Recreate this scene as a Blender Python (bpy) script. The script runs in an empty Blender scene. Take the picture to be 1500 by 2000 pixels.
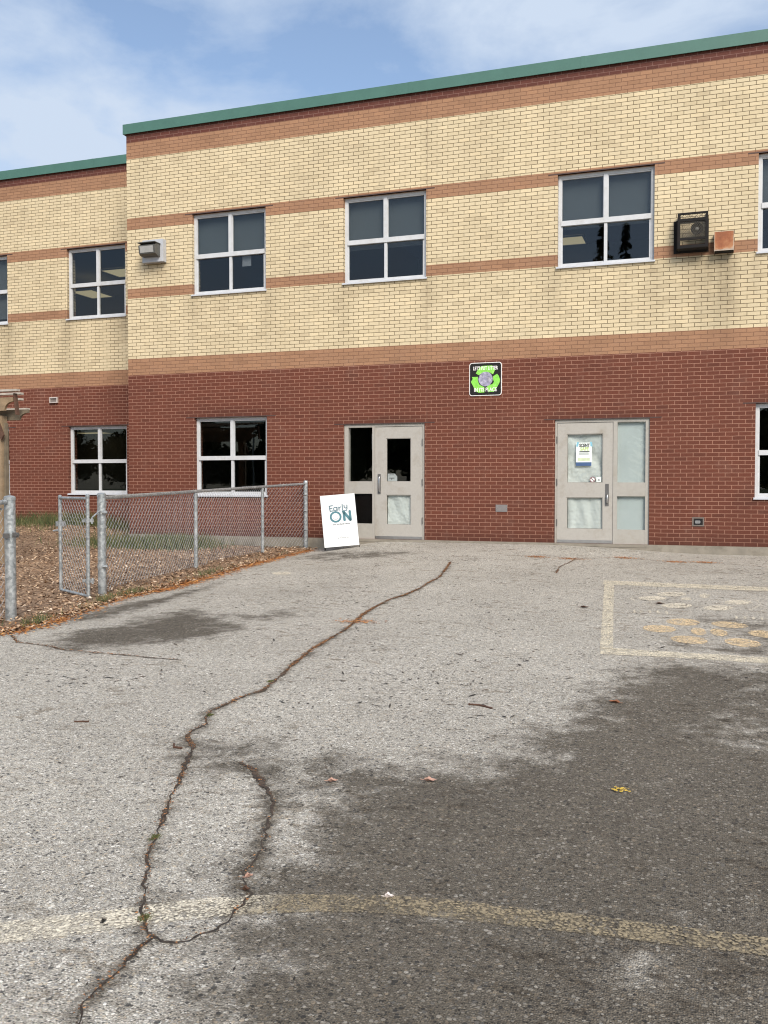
import bpy, bmesh, math, random
import numpy as np
from mathutils import Vector, Matrix, noise

random.seed(11)
S = bpy.context.scene
COL = S.collection
R = math.radians

SKY_STR = 0.11
SUN_E = 2.7
EXPOSURE = 0.70
CLOUD_LOC = (5.2, 1.1, 3.3)
CLOUD_COL = (3.5, 4.1, 5.0, 1)
BRICK_RED = (0.119, 0.0315, 0.0155)
BRICK_DRED = (0.100, 0.028, 0.018)
BRICK_ORA = (0.33, 0.18, 0.103)
BRICK_CRE = (0.62, 0.52, 0.345)
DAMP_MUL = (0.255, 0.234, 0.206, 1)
MATRIX_RAMP = [(0.3, (0.145, 0.133, 0.112)), (0.5, (0.40, 0.373, 0.322)), (0.7, (0.63, 0.59, 0.515))]
FINE_RAMP = [(0.0, (0.10, 0.094, 0.082)), (0.16, (0.31, 0.287, 0.245)), (0.34, (0.52, 0.48, 0.415)), (0.55, (0.66, 0.62, 0.54)), (0.68, (0.56, 0.485, 0.38)), (0.78, (0.70, 0.665, 0.59)), (0.91, (0.84, 0.81, 0.745))]
BIG_RAMP = [(0.0, (0.12, 0.115, 0.107)), (0.20, (0.34, 0.328, 0.305)), (0.38, (0.53, 0.50, 0.44)), (0.56, (0.58, 0.50, 0.39)), (0.68, (0.68, 0.645, 0.575)), (0.88, (0.82, 0.79, 0.72))]

# ------------------------------------------------------------------ camera
cam_d = bpy.data.cameras.new('camera')
cam = bpy.data.objects.new('camera', cam_d)
COL.objects.link(cam)
cam.location = (11.147, -16.201, 1.032)
cam.rotation_euler = (R(90) - 0.03093, 0.0, 0.33556)
cam_d.sensor_fit = 'VERTICAL'
cam_d.sensor_height = 24.0
cam_d.lens = 24.0 * 1818 / 2000
cam_d.clip_start = 0.05
cam_d.clip_end = 2000
S.camera = cam
S.render.resolution_x = 768
S.render.resolution_y = 1024

# ------------------------------------------------------------------ world + sun
SUN_AZ, SUN_EL = R(146), R(40)          # azimuth clockwise from +Y
world = bpy.data.worlds.new('World')
S.world = world
world.use_nodes = True
nt = world.node_tree
for n in list(nt.nodes):
    nt.nodes.remove(n)
wo = nt.nodes.new('ShaderNodeOutputWorld')
bg = nt.nodes.new('ShaderNodeBackground')
sky = nt.nodes.new('ShaderNodeTexSky')
sky.sky_type = 'NISHITA'
sky.sun_disc = False
sky.sun_elevation = SUN_EL
sky.sun_rotation = SUN_AZ
sky.air_density = 1.0
sky.dust_density = 1.0
sky.ozone_density = 1.5
tc = nt.nodes.new('ShaderNodeTexCoord')
mp = nt.nodes.new('ShaderNodeMapping')
mp.inputs['Scale'].default_value = (1.25, 1.25, 2.4)
mp.inputs['Location'].default_value = (CLOUD_LOC)
nz = nt.nodes.new('ShaderNodeTexNoise')
nz.inputs['Scale'].default_value = 2.6
nz.inputs['Detail'].default_value = 8
nz.inputs['Roughness'].default_value = 0.56
nz.inputs['Distortion'].default_value = 0.3
rp = nt.nodes.new('ShaderNodeValToRGB')
rp.color_ramp.elements[0].position = 0.42
rp.color_ramp.elements[0].color = (0.12, 0.12, 0.12, 1)
rp.color_ramp.elements[1].position = 0.62
rp.color_ramp.elements[1].color = (1.0, 1.0, 1.0, 1)
mixc = nt.nodes.new('ShaderNodeMix')
mixc.data_type = 'RGBA'
mixc.inputs['B'].default_value = CLOUD_COL
nt.links.new(tc.outputs['Generated'], mp.inputs['Vector'])
nt.links.new(mp.outputs['Vector'], nz.inputs['Vector'])
nt.links.new(nz.outputs['Fac'], rp.inputs['Fac'])
nt.links.new(rp.outputs['Color'], mixc.inputs['Factor'])
nt.links.new(sky.outputs['Color'], mixc.inputs['A'])
nt.links.new(mixc.outputs['Result'], bg.inputs['Color'])
bg.inputs['Strength'].default_value = SKY_STR
nt.links.new(bg.outputs['Background'], wo.inputs['Surface'])

sun_d = bpy.data.lights.new('sun', 'SUN')
sun_d.energy = SUN_E
sun_d.angle = R(28)
sun_d.color = (1.0, 0.92, 0.81)
sun = bpy.data.objects.new('sun', sun_d)
COL.objects.link(sun)
sun.location = (0, -30, 40)
sdir = Vector((math.sin(SUN_AZ) * math.cos(SUN_EL), math.cos(SUN_AZ) * math.cos(SUN_EL), math.sin(SUN_EL)))
sun.rotation_euler = (-sdir).to_track_quat('-Z', 'Y').to_euler()

S.view_settings.view_transform = 'Standard'
S.view_settings.look = 'None'
S.view_settings.gamma = 1.0
S.view_settings.exposure = EXPOSURE
S.cycles.max_bounces = 8
S.cycles.transparent_max_bounces = 12
S.cycles.use_denoising = True
S.cycles.filter_width = 1.1
S.cycles.sample_clamp_indirect = 4.0

# ------------------------------------------------------------------ traced ground data (world metres)
CRACKS = {'main': [(7.447, -2.515), (7.667, -3.708), (7.769, -4.277), (7.8, -4.933), (7.85, -5.427), (7.85, -6.031), (7.799, -6.429), (7.828, -6.931), (7.876, -7.449), (7.945, -7.817), (7.975, -7.991), (8.027, -8.321), (8.061, -8.709), (8.086, -9.019), (8.1, -9.243), (8.162, -9.585), (8.204, -9.864), (8.278, -10.198), (8.313, -10.434), (8.355, -10.635), (8.319, -10.749), (8.299, -10.923), (8.296, -11.084), (8.287, -11.214), (8.328, -11.346), (8.407, -11.471), (8.402, -11.572), (8.411, -11.686), (8.48, -11.796), (8.556, -11.869), (8.619, -12.006), (8.698, -12.196), (8.792, -12.401), (8.851, -12.561), (8.906, -12.677), (8.985, -12.838), (9.041, -12.963), (9.077, -13.059), (9.122, -13.156), (9.197, -13.265), (9.245, -13.361), (9.304, -13.447), (9.346, -13.532), (9.404, -13.606), (9.439, -13.648), (9.492, -13.696), (9.492, -13.755), (9.5, -13.816), (9.506, -13.869), (9.51, -13.921), (9.507, -13.97), (9.515, -14.014), (9.515, -14.062), (9.541, -14.117), (9.573, -14.167)], 'branch': [(9.492, -13.696), (9.541, -13.703), (9.586, -13.701), (9.613, -13.669), (9.627, -13.623), (9.662, -13.577), (9.665, -13.49), (9.663, -13.407), (9.645, -13.325), (9.6, -13.273), (9.561, -13.226), (9.542, -13.142), (9.535, -13.059), (9.519, -12.965), (9.484, -12.914), (9.443, -12.785), (9.4, -12.671), (9.367, -12.558), (9.298, -12.448), (9.219, -12.334), (9.143, -12.248), (9.062, -12.142), (8.927, -12.037)], 'left': [(5.064, -9.264), (5.373, -9.554), (5.554, -9.725), (5.646, -9.732), (5.904, -9.789), (6.2, -9.902), (6.455, -9.91), (6.755, -9.923), (7.008, -9.947), (7.31, -9.952)], 'wall': [(9.184, -3.415), (9.121, -2.722), (9.19, -2.17), (9.224, -1.745)], 'wall2': [(7.13, -1.965), (8.057, -1.664), (8.667, -1.429), (9.194, -1.755), (9.774, -1.391), (10.537, -1.409), (11.272, -1.472), (11.963, -1.785)], 'mid': [(7.803, -4.092), (8.24, -4.144), (8.643, -4.256), (9.01, -3.464)]}
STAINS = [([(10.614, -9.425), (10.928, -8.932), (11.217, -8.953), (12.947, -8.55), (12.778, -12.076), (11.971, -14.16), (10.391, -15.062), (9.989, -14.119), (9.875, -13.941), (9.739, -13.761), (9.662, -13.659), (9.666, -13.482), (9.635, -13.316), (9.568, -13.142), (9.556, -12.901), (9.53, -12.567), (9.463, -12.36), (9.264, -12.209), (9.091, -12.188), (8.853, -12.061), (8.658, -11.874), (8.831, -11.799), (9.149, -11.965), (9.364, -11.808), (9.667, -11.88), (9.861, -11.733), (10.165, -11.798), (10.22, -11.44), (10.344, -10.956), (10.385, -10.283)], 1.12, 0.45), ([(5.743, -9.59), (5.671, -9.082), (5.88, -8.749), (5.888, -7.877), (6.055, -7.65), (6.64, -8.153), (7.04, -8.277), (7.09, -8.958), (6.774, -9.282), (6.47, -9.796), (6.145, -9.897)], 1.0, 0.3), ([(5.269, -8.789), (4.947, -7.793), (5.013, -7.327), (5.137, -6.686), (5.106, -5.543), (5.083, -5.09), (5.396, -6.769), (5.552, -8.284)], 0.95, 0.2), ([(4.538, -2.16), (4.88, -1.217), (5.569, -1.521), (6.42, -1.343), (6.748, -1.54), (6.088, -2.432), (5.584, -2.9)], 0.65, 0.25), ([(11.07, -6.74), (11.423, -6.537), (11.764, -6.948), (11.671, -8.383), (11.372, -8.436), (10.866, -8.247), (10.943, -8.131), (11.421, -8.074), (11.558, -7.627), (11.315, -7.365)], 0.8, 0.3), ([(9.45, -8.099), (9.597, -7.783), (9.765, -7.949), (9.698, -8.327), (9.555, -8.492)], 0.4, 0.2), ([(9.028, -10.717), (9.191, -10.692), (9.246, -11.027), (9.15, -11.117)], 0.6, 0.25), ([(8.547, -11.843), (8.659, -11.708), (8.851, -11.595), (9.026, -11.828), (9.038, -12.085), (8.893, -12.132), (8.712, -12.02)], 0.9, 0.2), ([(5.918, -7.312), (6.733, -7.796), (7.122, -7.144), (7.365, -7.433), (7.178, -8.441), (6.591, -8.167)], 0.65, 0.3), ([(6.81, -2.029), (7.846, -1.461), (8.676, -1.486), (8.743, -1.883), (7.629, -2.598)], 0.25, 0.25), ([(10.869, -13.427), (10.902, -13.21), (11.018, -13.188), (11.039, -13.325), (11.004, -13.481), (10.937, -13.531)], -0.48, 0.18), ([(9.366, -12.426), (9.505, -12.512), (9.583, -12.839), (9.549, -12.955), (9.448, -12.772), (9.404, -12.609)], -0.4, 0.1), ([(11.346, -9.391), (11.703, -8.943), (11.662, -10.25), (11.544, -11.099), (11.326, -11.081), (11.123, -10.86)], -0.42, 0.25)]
ARC_T = [(8.907, -13.801), (9.122, -13.663), (9.302, -13.547), (9.468, -13.428), (9.654, -13.33), (9.872, -13.25), (10.111, -13.178), (10.279, -13.15), (10.447, -13.137), (10.787, -13.108), (11.108, -13.087), (11.338, -13.078), (11.455, -13.085)]
ARC_B = [(9.009, -13.91), (9.213, -13.779), (9.378, -13.658), (9.539, -13.546), (9.718, -13.453), (9.922, -13.366), (10.155, -13.304), (10.315, -13.276), (10.476, -13.262), (10.801, -13.231), (11.11, -13.207), (11.331, -13.196), (11.444, -13.201)]
RECT = [[(9.884, -4.007), (12.059, -4.141), (12.031, -4.524), (9.921, -4.42)], [(9.933, -4.417), (10.052, -4.433), (10.428, -8.517), (10.33, -8.548)], [(10.325, -8.505), (10.424, -8.474), (10.836, -8.498), (11.736, -8.504), (11.718, -8.739), (10.846, -8.723), (10.352, -8.755)]]
DOTS_PALE = [[(10.915, -5.033), (10.907, -5.102), (10.881, -5.168), (10.84, -5.223), (10.788, -5.261), (10.733, -5.277), (10.68, -5.27), (10.636, -5.241), (10.605, -5.192), (10.592, -5.129), (10.599, -5.06), (10.624, -4.992), (10.666, -4.935), (10.718, -4.895), (10.775, -4.878), (10.83, -4.886), (10.874, -4.918), (10.904, -4.969)], [(10.715, -5.436), (10.709, -5.498), (10.685, -5.559), (10.648, -5.609), (10.602, -5.643), (10.551, -5.658), (10.503, -5.652), (10.461, -5.625), (10.432, -5.581), (10.419, -5.524), (10.424, -5.46), (10.446, -5.399), (10.483, -5.347), (10.531, -5.31), (10.583, -5.295), (10.634, -5.302), (10.675, -5.331), (10.703, -5.377)], [(10.995, -5.923), (10.986, -5.986), (10.961, -6.047), (10.921, -6.098), (10.872, -6.133), (10.82, -6.149), (10.769, -6.143), (10.727, -6.117), (10.698, -6.073), (10.686, -6.015), (10.693, -5.952), (10.717, -5.889), (10.757, -5.836), (10.808, -5.799), (10.862, -5.783), (10.914, -5.79), (10.956, -5.818), (10.984, -5.864)], [(11.17, -5.089), (11.166, -5.151), (11.157, -5.208), (11.142, -5.251), (11.125, -5.277), (11.106, -5.283), (11.088, -5.267), (11.073, -5.232), (11.063, -5.182), (11.059, -5.121), (11.062, -5.058), (11.071, -5.0), (11.086, -4.954), (11.104, -4.927), (11.124, -4.921), (11.142, -4.938), (11.157, -4.975), (11.166, -5.027)], [(10.977, -5.399), (10.974, -5.433), (10.966, -5.465), (10.952, -5.491), (10.935, -5.508), (10.916, -5.513), (10.898, -5.507), (10.883, -5.49), (10.873, -5.463), (10.869, -5.431), (10.872, -5.396), (10.88, -5.364), (10.894, -5.337), (10.912, -5.32), (10.93, -5.314), (10.948, -5.321), (10.963, -5.339), (10.973, -5.366)], [(11.597, -5.494), (11.586, -5.561), (11.56, -5.624), (11.522, -5.676), (11.476, -5.711), (11.429, -5.726), (11.385, -5.717), (11.349, -5.687), (11.326, -5.639), (11.318, -5.578), (11.328, -5.51), (11.353, -5.445), (11.391, -5.391), (11.438, -5.354), (11.488, -5.339), (11.533, -5.349), (11.569, -5.381), (11.591, -5.431)], [(11.394, -5.967), (11.384, -6.032), (11.358, -6.094), (11.319, -6.145), (11.272, -6.18), (11.222, -6.195), (11.176, -6.188), (11.137, -6.16), (11.112, -6.114), (11.103, -6.055), (11.111, -5.99), (11.137, -5.927), (11.176, -5.873), (11.224, -5.836), (11.276, -5.821), (11.324, -5.829), (11.362, -5.859), (11.387, -5.907)], [(10.462, -6.478), (10.464, -6.513), (10.464, -6.544), (10.461, -6.568), (10.457, -6.581), (10.452, -6.583), (10.447, -6.572), (10.441, -6.551), (10.436, -6.522), (10.433, -6.487), (10.431, -6.452), (10.431, -6.421), (10.434, -6.396), (10.438, -6.383), (10.443, -6.381), (10.449, -6.392), (10.454, -6.414), (10.459, -6.444)], [(10.527, -6.476), (10.529, -6.511), (10.528, -6.542), (10.526, -6.565), (10.522, -6.578), (10.517, -6.58), (10.511, -6.57), (10.506, -6.549), (10.501, -6.519), (10.498, -6.485), (10.496, -6.45), (10.497, -6.418), (10.499, -6.394), (10.503, -6.38), (10.509, -6.379), (10.514, -6.39), (10.52, -6.411), (10.524, -6.441)], [(10.611, -6.451), (10.612, -6.486), (10.611, -6.517), (10.608, -6.54), (10.604, -6.553), (10.599, -6.555), (10.594, -6.545), (10.589, -6.523), (10.584, -6.494), (10.581, -6.46), (10.58, -6.424), (10.581, -6.393), (10.584, -6.369), (10.588, -6.355), (10.593, -6.353), (10.598, -6.364), (10.604, -6.386), (10.608, -6.416)], [(10.691, -6.461), (10.692, -6.496), (10.691, -6.526), (10.688, -6.55), (10.684, -6.563), (10.679, -6.565), (10.673, -6.554), (10.668, -6.533), (10.664, -6.504), (10.662, -6.47), (10.661, -6.435), (10.662, -6.403), (10.664, -6.379), (10.669, -6.365), (10.674, -6.364), (10.679, -6.375), (10.684, -6.396), (10.688, -6.426)], [(10.775, -6.469), (10.776, -6.504), (10.774, -6.535), (10.771, -6.558), (10.767, -6.571), (10.762, -6.573), (10.757, -6.562), (10.752, -6.541), (10.748, -6.512), (10.746, -6.478), (10.745, -6.443), (10.747, -6.412), (10.75, -6.388), (10.754, -6.374), (10.759, -6.373), (10.764, -6.384), (10.769, -6.405), (10.773, -6.435)], [(11.426, -6.6), (11.424, -6.633), (11.421, -6.662), (11.416, -6.684), (11.412, -6.697), (11.407, -6.698), (11.402, -6.688), (11.399, -6.668), (11.398, -6.641), (11.398, -6.608), (11.399, -6.575), (11.402, -6.545), (11.407, -6.523), (11.412, -6.51), (11.416, -6.508), (11.421, -6.518), (11.424, -6.539), (11.426, -6.567)], [(11.505, -6.576), (11.503, -6.609), (11.5, -6.638), (11.495, -6.66), (11.49, -6.673), (11.485, -6.674), (11.481, -6.664), (11.478, -6.644), (11.477, -6.617), (11.477, -6.584), (11.479, -6.551), (11.482, -6.521), (11.487, -6.498), (11.492, -6.485), (11.497, -6.484), (11.501, -6.494), (11.504, -6.514), (11.505, -6.543)], [(11.578, -6.601), (11.575, -6.633), (11.572, -6.662), (11.567, -6.685), (11.562, -6.697), (11.557, -6.698), (11.553, -6.689), (11.551, -6.669), (11.549, -6.641), (11.55, -6.609), (11.552, -6.576), (11.556, -6.547), (11.56, -6.524), (11.565, -6.511), (11.57, -6.51), (11.574, -6.52), (11.577, -6.54), (11.578, -6.568)], [(11.657, -6.577), (11.654, -6.609), (11.65, -6.639), (11.645, -6.661), (11.64, -6.673), (11.636, -6.675), (11.632, -6.665), (11.629, -6.645), (11.628, -6.617), (11.629, -6.585), (11.631, -6.552), (11.635, -6.522), (11.64, -6.5), (11.645, -6.487), (11.65, -6.485), (11.654, -6.495), (11.656, -6.516), (11.657, -6.544)]]
DOTS_YEL = [[(11.082, -7.016), (11.074, -7.085), (11.048, -7.145), (11.01, -7.188), (10.962, -7.211), (10.91, -7.21), (10.861, -7.186), (10.819, -7.141), (10.79, -7.08), (10.778, -7.01), (10.784, -6.938), (10.809, -6.876), (10.849, -6.829), (10.899, -6.805), (10.953, -6.806), (11.004, -6.833), (11.045, -6.882), (11.072, -6.945)], [(10.883, -7.447), (10.877, -7.511), (10.853, -7.566), (10.817, -7.606), (10.771, -7.628), (10.721, -7.628), (10.672, -7.607), (10.631, -7.566), (10.602, -7.51), (10.589, -7.446), (10.594, -7.381), (10.616, -7.323), (10.654, -7.28), (10.702, -7.257), (10.754, -7.258), (10.804, -7.281), (10.845, -7.325), (10.872, -7.383)], [(11.501, -7.083), (11.49, -7.137), (11.461, -7.18), (11.418, -7.208), (11.367, -7.216), (11.312, -7.205), (11.26, -7.175), (11.218, -7.129), (11.19, -7.073), (11.18, -7.014), (11.19, -6.957), (11.219, -6.912), (11.263, -6.883), (11.317, -6.874), (11.374, -6.887), (11.426, -6.92), (11.468, -6.967), (11.494, -7.024)], [(11.152, -7.958), (11.144, -8.018), (11.118, -8.067), (11.08, -8.1), (11.032, -8.114), (10.981, -8.106), (10.933, -8.078), (10.892, -8.033), (10.863, -7.974), (10.852, -7.91), (10.859, -7.848), (10.884, -7.795), (10.924, -7.76), (10.973, -7.745), (11.027, -7.755), (11.077, -7.785), (11.117, -7.834), (11.143, -7.894)], [(11.571, -7.973), (11.559, -8.034), (11.532, -8.083), (11.494, -8.114), (11.447, -8.123), (11.399, -8.11), (11.353, -8.076), (11.316, -8.024), (11.292, -7.96), (11.284, -7.892), (11.294, -7.828), (11.321, -7.776), (11.361, -7.743), (11.41, -7.733), (11.461, -7.749), (11.507, -7.786), (11.543, -7.841), (11.565, -7.906)], [(11.142, -7.512), (11.139, -7.573), (11.127, -7.623), (11.11, -7.658), (11.089, -7.672), (11.067, -7.666), (11.045, -7.638), (11.027, -7.593), (11.014, -7.535), (11.009, -7.471), (11.012, -7.409), (11.023, -7.356), (11.04, -7.319), (11.062, -7.303), (11.086, -7.311), (11.108, -7.341), (11.127, -7.389), (11.138, -7.448)], [(11.319, -7.539), (11.313, -7.598), (11.3, -7.643), (11.28, -7.67), (11.256, -7.677), (11.23, -7.661), (11.206, -7.626), (11.187, -7.574), (11.174, -7.512), (11.169, -7.446), (11.174, -7.385), (11.188, -7.337), (11.208, -7.308), (11.233, -7.301), (11.26, -7.318), (11.284, -7.356), (11.303, -7.411), (11.315, -7.474)], [(11.74, -7.497), (11.729, -7.556), (11.704, -7.602), (11.669, -7.63), (11.628, -7.638), (11.585, -7.625), (11.546, -7.592), (11.514, -7.542), (11.494, -7.481), (11.489, -7.416), (11.499, -7.355), (11.523, -7.306), (11.56, -7.275), (11.603, -7.267), (11.647, -7.282), (11.688, -7.318), (11.719, -7.371), (11.737, -7.433)]]
ARCS = [[(10.561, -4.844), (10.434, -5.042), (10.347, -5.333), (10.344, -5.588), (10.433, -5.843), (10.622, -6.091)], [(10.593, -4.787), (10.966, -4.747), (11.342, -4.818)], [(11.54, -5.148), (11.654, -5.319), (11.682, -5.584), (11.619, -5.863), (11.543, -6.065)], [(10.574, -7.726), (10.65, -7.896), (10.734, -8.044), (10.874, -8.152)], [(10.875, -7.278), (10.963, -7.237)]]
MULCH = [(4.863, -9.543), (5.056, -9.374), (5.068, -8.98), (4.991, -8.358), (4.87, -7.867), (4.629, -6.975), (4.652, -6.034), (4.514, -4.782), (4.289, -3.305), (4.164, -1.773), (4.104, -0.577)]
LEAF = [(9.481, -12.16), (9.916, -12.01), (10.602, -10.253), (10.787, -11.856), (9.583, -13.205), (10.118, -13.196), (9.287, -13.66), (7.64, -11.673), (8.441, -11.877), (7.514, -10.639), (9.745, -10.58), (8.463, -12.98), (9.937, -6.37), (10.674, -5.887), (10.004, -6.126)]
MOSS = [(9.054, -13.002), (9.397, -13.59), (8.286, -10.394), (8.328, -11.299)]
ORANGE = [(10.689, -1.48), (9.922, -1.315), (11.106, -1.375), (9.134, -1.774), (7.977, -7.9), (8.325, -10.761), (8.445, -11.727), (8.628, -1.674)]
WHITEPATCH = [(5.644, -4.359), (5.664, -4.422), (5.664, -4.478), (5.645, -4.522), (5.609, -4.547), (5.559, -4.551), (5.502, -4.532), (5.442, -4.492), (5.389, -4.435), (5.347, -4.369), (5.324, -4.303), (5.322, -4.245), (5.342, -4.202), (5.381, -4.18), (5.435, -4.18), (5.495, -4.202), (5.554, -4.243), (5.606, -4.297)]
SIGN = [(4.49, -0.428), (5.353, -0.9), (3.836, 0.963)]

# ------------------------------------------------------------------ helpers
def link(o, parent=None):
    COL.objects.link(o)
    if parent is not None:
        o.parent = parent
    return o

def tag(o, label=None, cat=None, group=None, kind=None):
    if label: o['label'] = label
    if cat: o['category'] = cat
    if group: o['group'] = group
    if kind: o['kind'] = kind
    return o

def thing(name, label, cat, loc=(0, 0, 0), rz=0.0, group=None):
    o = bpy.data.objects.new(name, None)
    o.empty_display_size = 0.2
    o.location = loc
    o.rotation_euler = (0, 0, rz)
    link(o)
    return tag(o, label, cat, group)

class MB:
    """collects boxes, tubes, prisms into one mesh"""
    def __init__(self):
        self.v, self.f, self.m = [], [], []
        self.mi = 0
    def add(self, vs, fs):
        b = len(self.v)
        self.v += [tuple(p) for p in vs]
        self.f += [tuple(i + b for i in f) for f in fs]
        self.m += [self.mi] * len(fs)
        return self
    def box(self, x0, x1, y0, y1, z0, z1, bev=0.0):
        if bev > 0:
            bm = bmesh.new()
            bmesh.ops.create_cube(bm, size=1)
            for q in bm.verts:
                q.co = Vector((x0 + (q.co.x + .5) * (x1 - x0), y0 + (q.co.y + .5) * (y1 - y0), z0 + (q.co.z + .5) * (z1 - z0)))
            bmesh.ops.bevel(bm, geom=bm.edges[:], offset=bev, segments=2, affect='EDGES')
            bm.verts.index_update()
            self.add([q.co[:] for q in bm.verts], [[q.index for q in f.verts] for f in bm.faces])
            bm.free()
            return self
        vs = [(x0, y0, z0), (x1, y0, z0), (x1, y1, z0), (x0, y1, z0), (x0, y0, z1), (x1, y0, z1), (x1, y1, z1), (x0, y1, z1)]
        return self.add(vs, [(0, 3, 2, 1), (4, 5, 6, 7), (0, 1, 5, 4), (1, 2, 6, 5), (2, 3, 7, 6), (3, 0, 4, 7)])
    def tube(self, pts, r, n=10, cap=True):
        pts = [Vector(p) for p in pts]
        rs = r if isinstance(r, (list, tuple)) else [r] * len(pts)
        vs, fs = [], []
        up = None
        for i, p in enumerate(pts):
            a = pts[max(i - 1, 0)]; b = pts[min(i + 1, len(pts) - 1)]
            t = (b - a).normalized()
            if up is None:
                up = t.orthogonal().normalized()
            up = (up - t * up.dot(t))
            up = up.normalized() if up.length > 1e-6 else t.orthogonal().normalized()
            w = t.cross(up)
            for k in range(n):
                an = math.tau * k / n
                vs.append(p + (up * math.cos(an) + w * math.sin(an)) * rs[i])
        for i in range(len(pts) - 1):
            for k in range(n):
                k2 = (k + 1) % n
                fs.append((i * n + k, i * n + k2, (i + 1) * n + k2, (i + 1) * n + k))
        if cap:
            fs.append(tuple(range(n - 1, -1, -1)))
            b = (len(pts) - 1) * n
            fs.append(tuple(range(b, b + n)))
        return self.add(vs, fs)
    def prism(self, poly, d):
        """closed 3d polygon extruded by vector d"""
        n = len(poly)
        d = Vector(d)
        vs = [Vector(p) for p in poly] + [Vector(p) + d for p in poly]
        fs = [tuple(range(n)), tuple(range(2 * n - 1, n - 1, -1))]
        for i in range(n):
            j = (i + 1) % n
            fs.append((i, i + n, j + n, j))
        return self.add(vs, fs)
    def build(self, name, mats, parent=None, smooth=False, loc=None):
        me = bpy.data.meshes.new(name)
        v = self.v
        if loc is not None:
            v = [(p[0] - loc[0], p[1] - loc[1], p[2] - loc[2]) for p in v]
        me.from_pydata(v, [], self.f)
        if not isinstance(mats, (list, tuple)):
            mats = [mats]
        for m in mats:
            me.materials.append(m)
        if len(mats) > 1:
            me.polygons.foreach_set('material_index', self.m)
        if smooth:
            me.polygons.foreach_set('use_smooth', [True] * len(me.polygons))
        me.validate()
        bm = bmesh.new(); bm.from_mesh(me)
        if len(bm.faces) < 60000:
            bmesh.ops.recalc_face_normals(bm, faces=bm.faces[:])
        bm.to_mesh(me); bm.free()
        o = bpy.data.objects.new(name, me)
        if loc is not None and parent is None:
            o.location = loc
        return link(o, parent)

def smooth_by_angle(o, deg=35):
    me = o.data
    me.polygons.foreach_set('use_smooth', [True] * len(me.polygons))
    try:
        me.set_sharp_from_angle(angle=R(deg))
    except Exception:
        pass
    return o

# ------------------------------------------------------------------ materials
def new_mat(name):
    m = bpy.data.materials.new(name)
    m.use_nodes = True
    t = m.node_tree
    b = t.nodes['Principled BSDF']
    return m, t, b

def nd(t, typ, **kw):
    n = t.nodes.new(typ)
    for k, v in kw.items():
        if k in ('operation', 'data_type', 'blend_type', 'feature', 'interpolation', 'attribute_name', 'distance', 'interpolation_type', 'clamp'):
            setattr(n, k, v)
        else:
            n.inputs[k].default_value = v
    return n

def ramp(t, stops, interp='LINEAR'):
    n = t.nodes.new('ShaderNodeValToRGB')
    cr = n.color_ramp
    cr.interpolation = interp
    while len(cr.elements) < len(stops):
        cr.elements.new(0.5)
    for e, (p, c) in zip(cr.elements, sorted(stops, key=lambda s: s[0])):
        e.position = p
        e.color = (c[0], c[1], c[2], 1) if len(c) == 3 else c
    return n

def plain(name, col, rough=0.6, metal=0.0, var=0.12, vscale=14.0, bump=0.0, bscale=200.0, dirt=None, dscale=3.0):
    m, t, b = new_mat(name)
    tcn = nd(t, 'ShaderNodeTexCoord')
    n1 = nd(t, 'ShaderNodeTexNoise', Scale=vscale, Detail=5.0, Roughness=0.6)
    t.links.new(tcn.outputs['Object'], n1.inputs['Vector'])
    lo = [c * (1 - var) for c in col]
    hi = [min(1, c * (1 + var)) for c in col]
    r1 = ramp(t, [(0.3, lo), (0.7, hi)])
    t.links.new(n1.outputs['Fac'], r1.inputs['Fac'])
    src = r1.outputs['Color']
    if dirt is not None:
        n2 = nd(t, 'ShaderNodeTexNoise', Scale=dscale, Detail=8.0, Roughness=0.7)
        t.links.new(tcn.outputs['Object'], n2.inputs['Vector'])
        r2 = ramp(t, [(0.52, (0, 0, 0)), (0.72, (1, 1, 1))])
        t.links.new(n2.outputs['Fac'], r2.inputs['Fac'])
        mx = nd(t, 'ShaderNodeMix', data_type='RGBA')
        t.links.new(r2.outputs['Color'], mx.inputs['Factor'])
        t.links.new(src, mx.inputs['A'])
        mx.inputs['B'].default_value = (*dirt, 1)
        src = mx.outputs['Result']
    t.links.new(src, b.inputs['Base Color'])
    b.inputs['Roughness'].default_value = rough
    b.inputs['Metallic'].default_value = metal
    if bump > 0:
        n3 = nd(t, 'ShaderNodeTexNoise', Scale=bscale, Detail=3.0)
        t.links.new(tcn.outputs['Object'], n3.inputs['Vector'])
        bp = nd(t, 'ShaderNodeBump', Strength=bump, Distance=0.004)
        t.links.new(n3.outputs['Fac'], bp.inputs['Height'])
        t.links.new(bp.outputs['Normal'], b.inputs['Normal'])
    return m

def island_mat(name, stops, rough=0.8):
    m, t, b = new_mat(name)
    g = nd(t, 'ShaderNodeNewGeometry')
    r = ramp(t, stops)
    t.links.new(g.outputs['Random Per Island'], r.inputs['Fac'])
    t.links.new(r.outputs['Color'], b.inputs['Base Color'])
    b.inputs['Roughness'].default_value = rough
    return m

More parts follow.
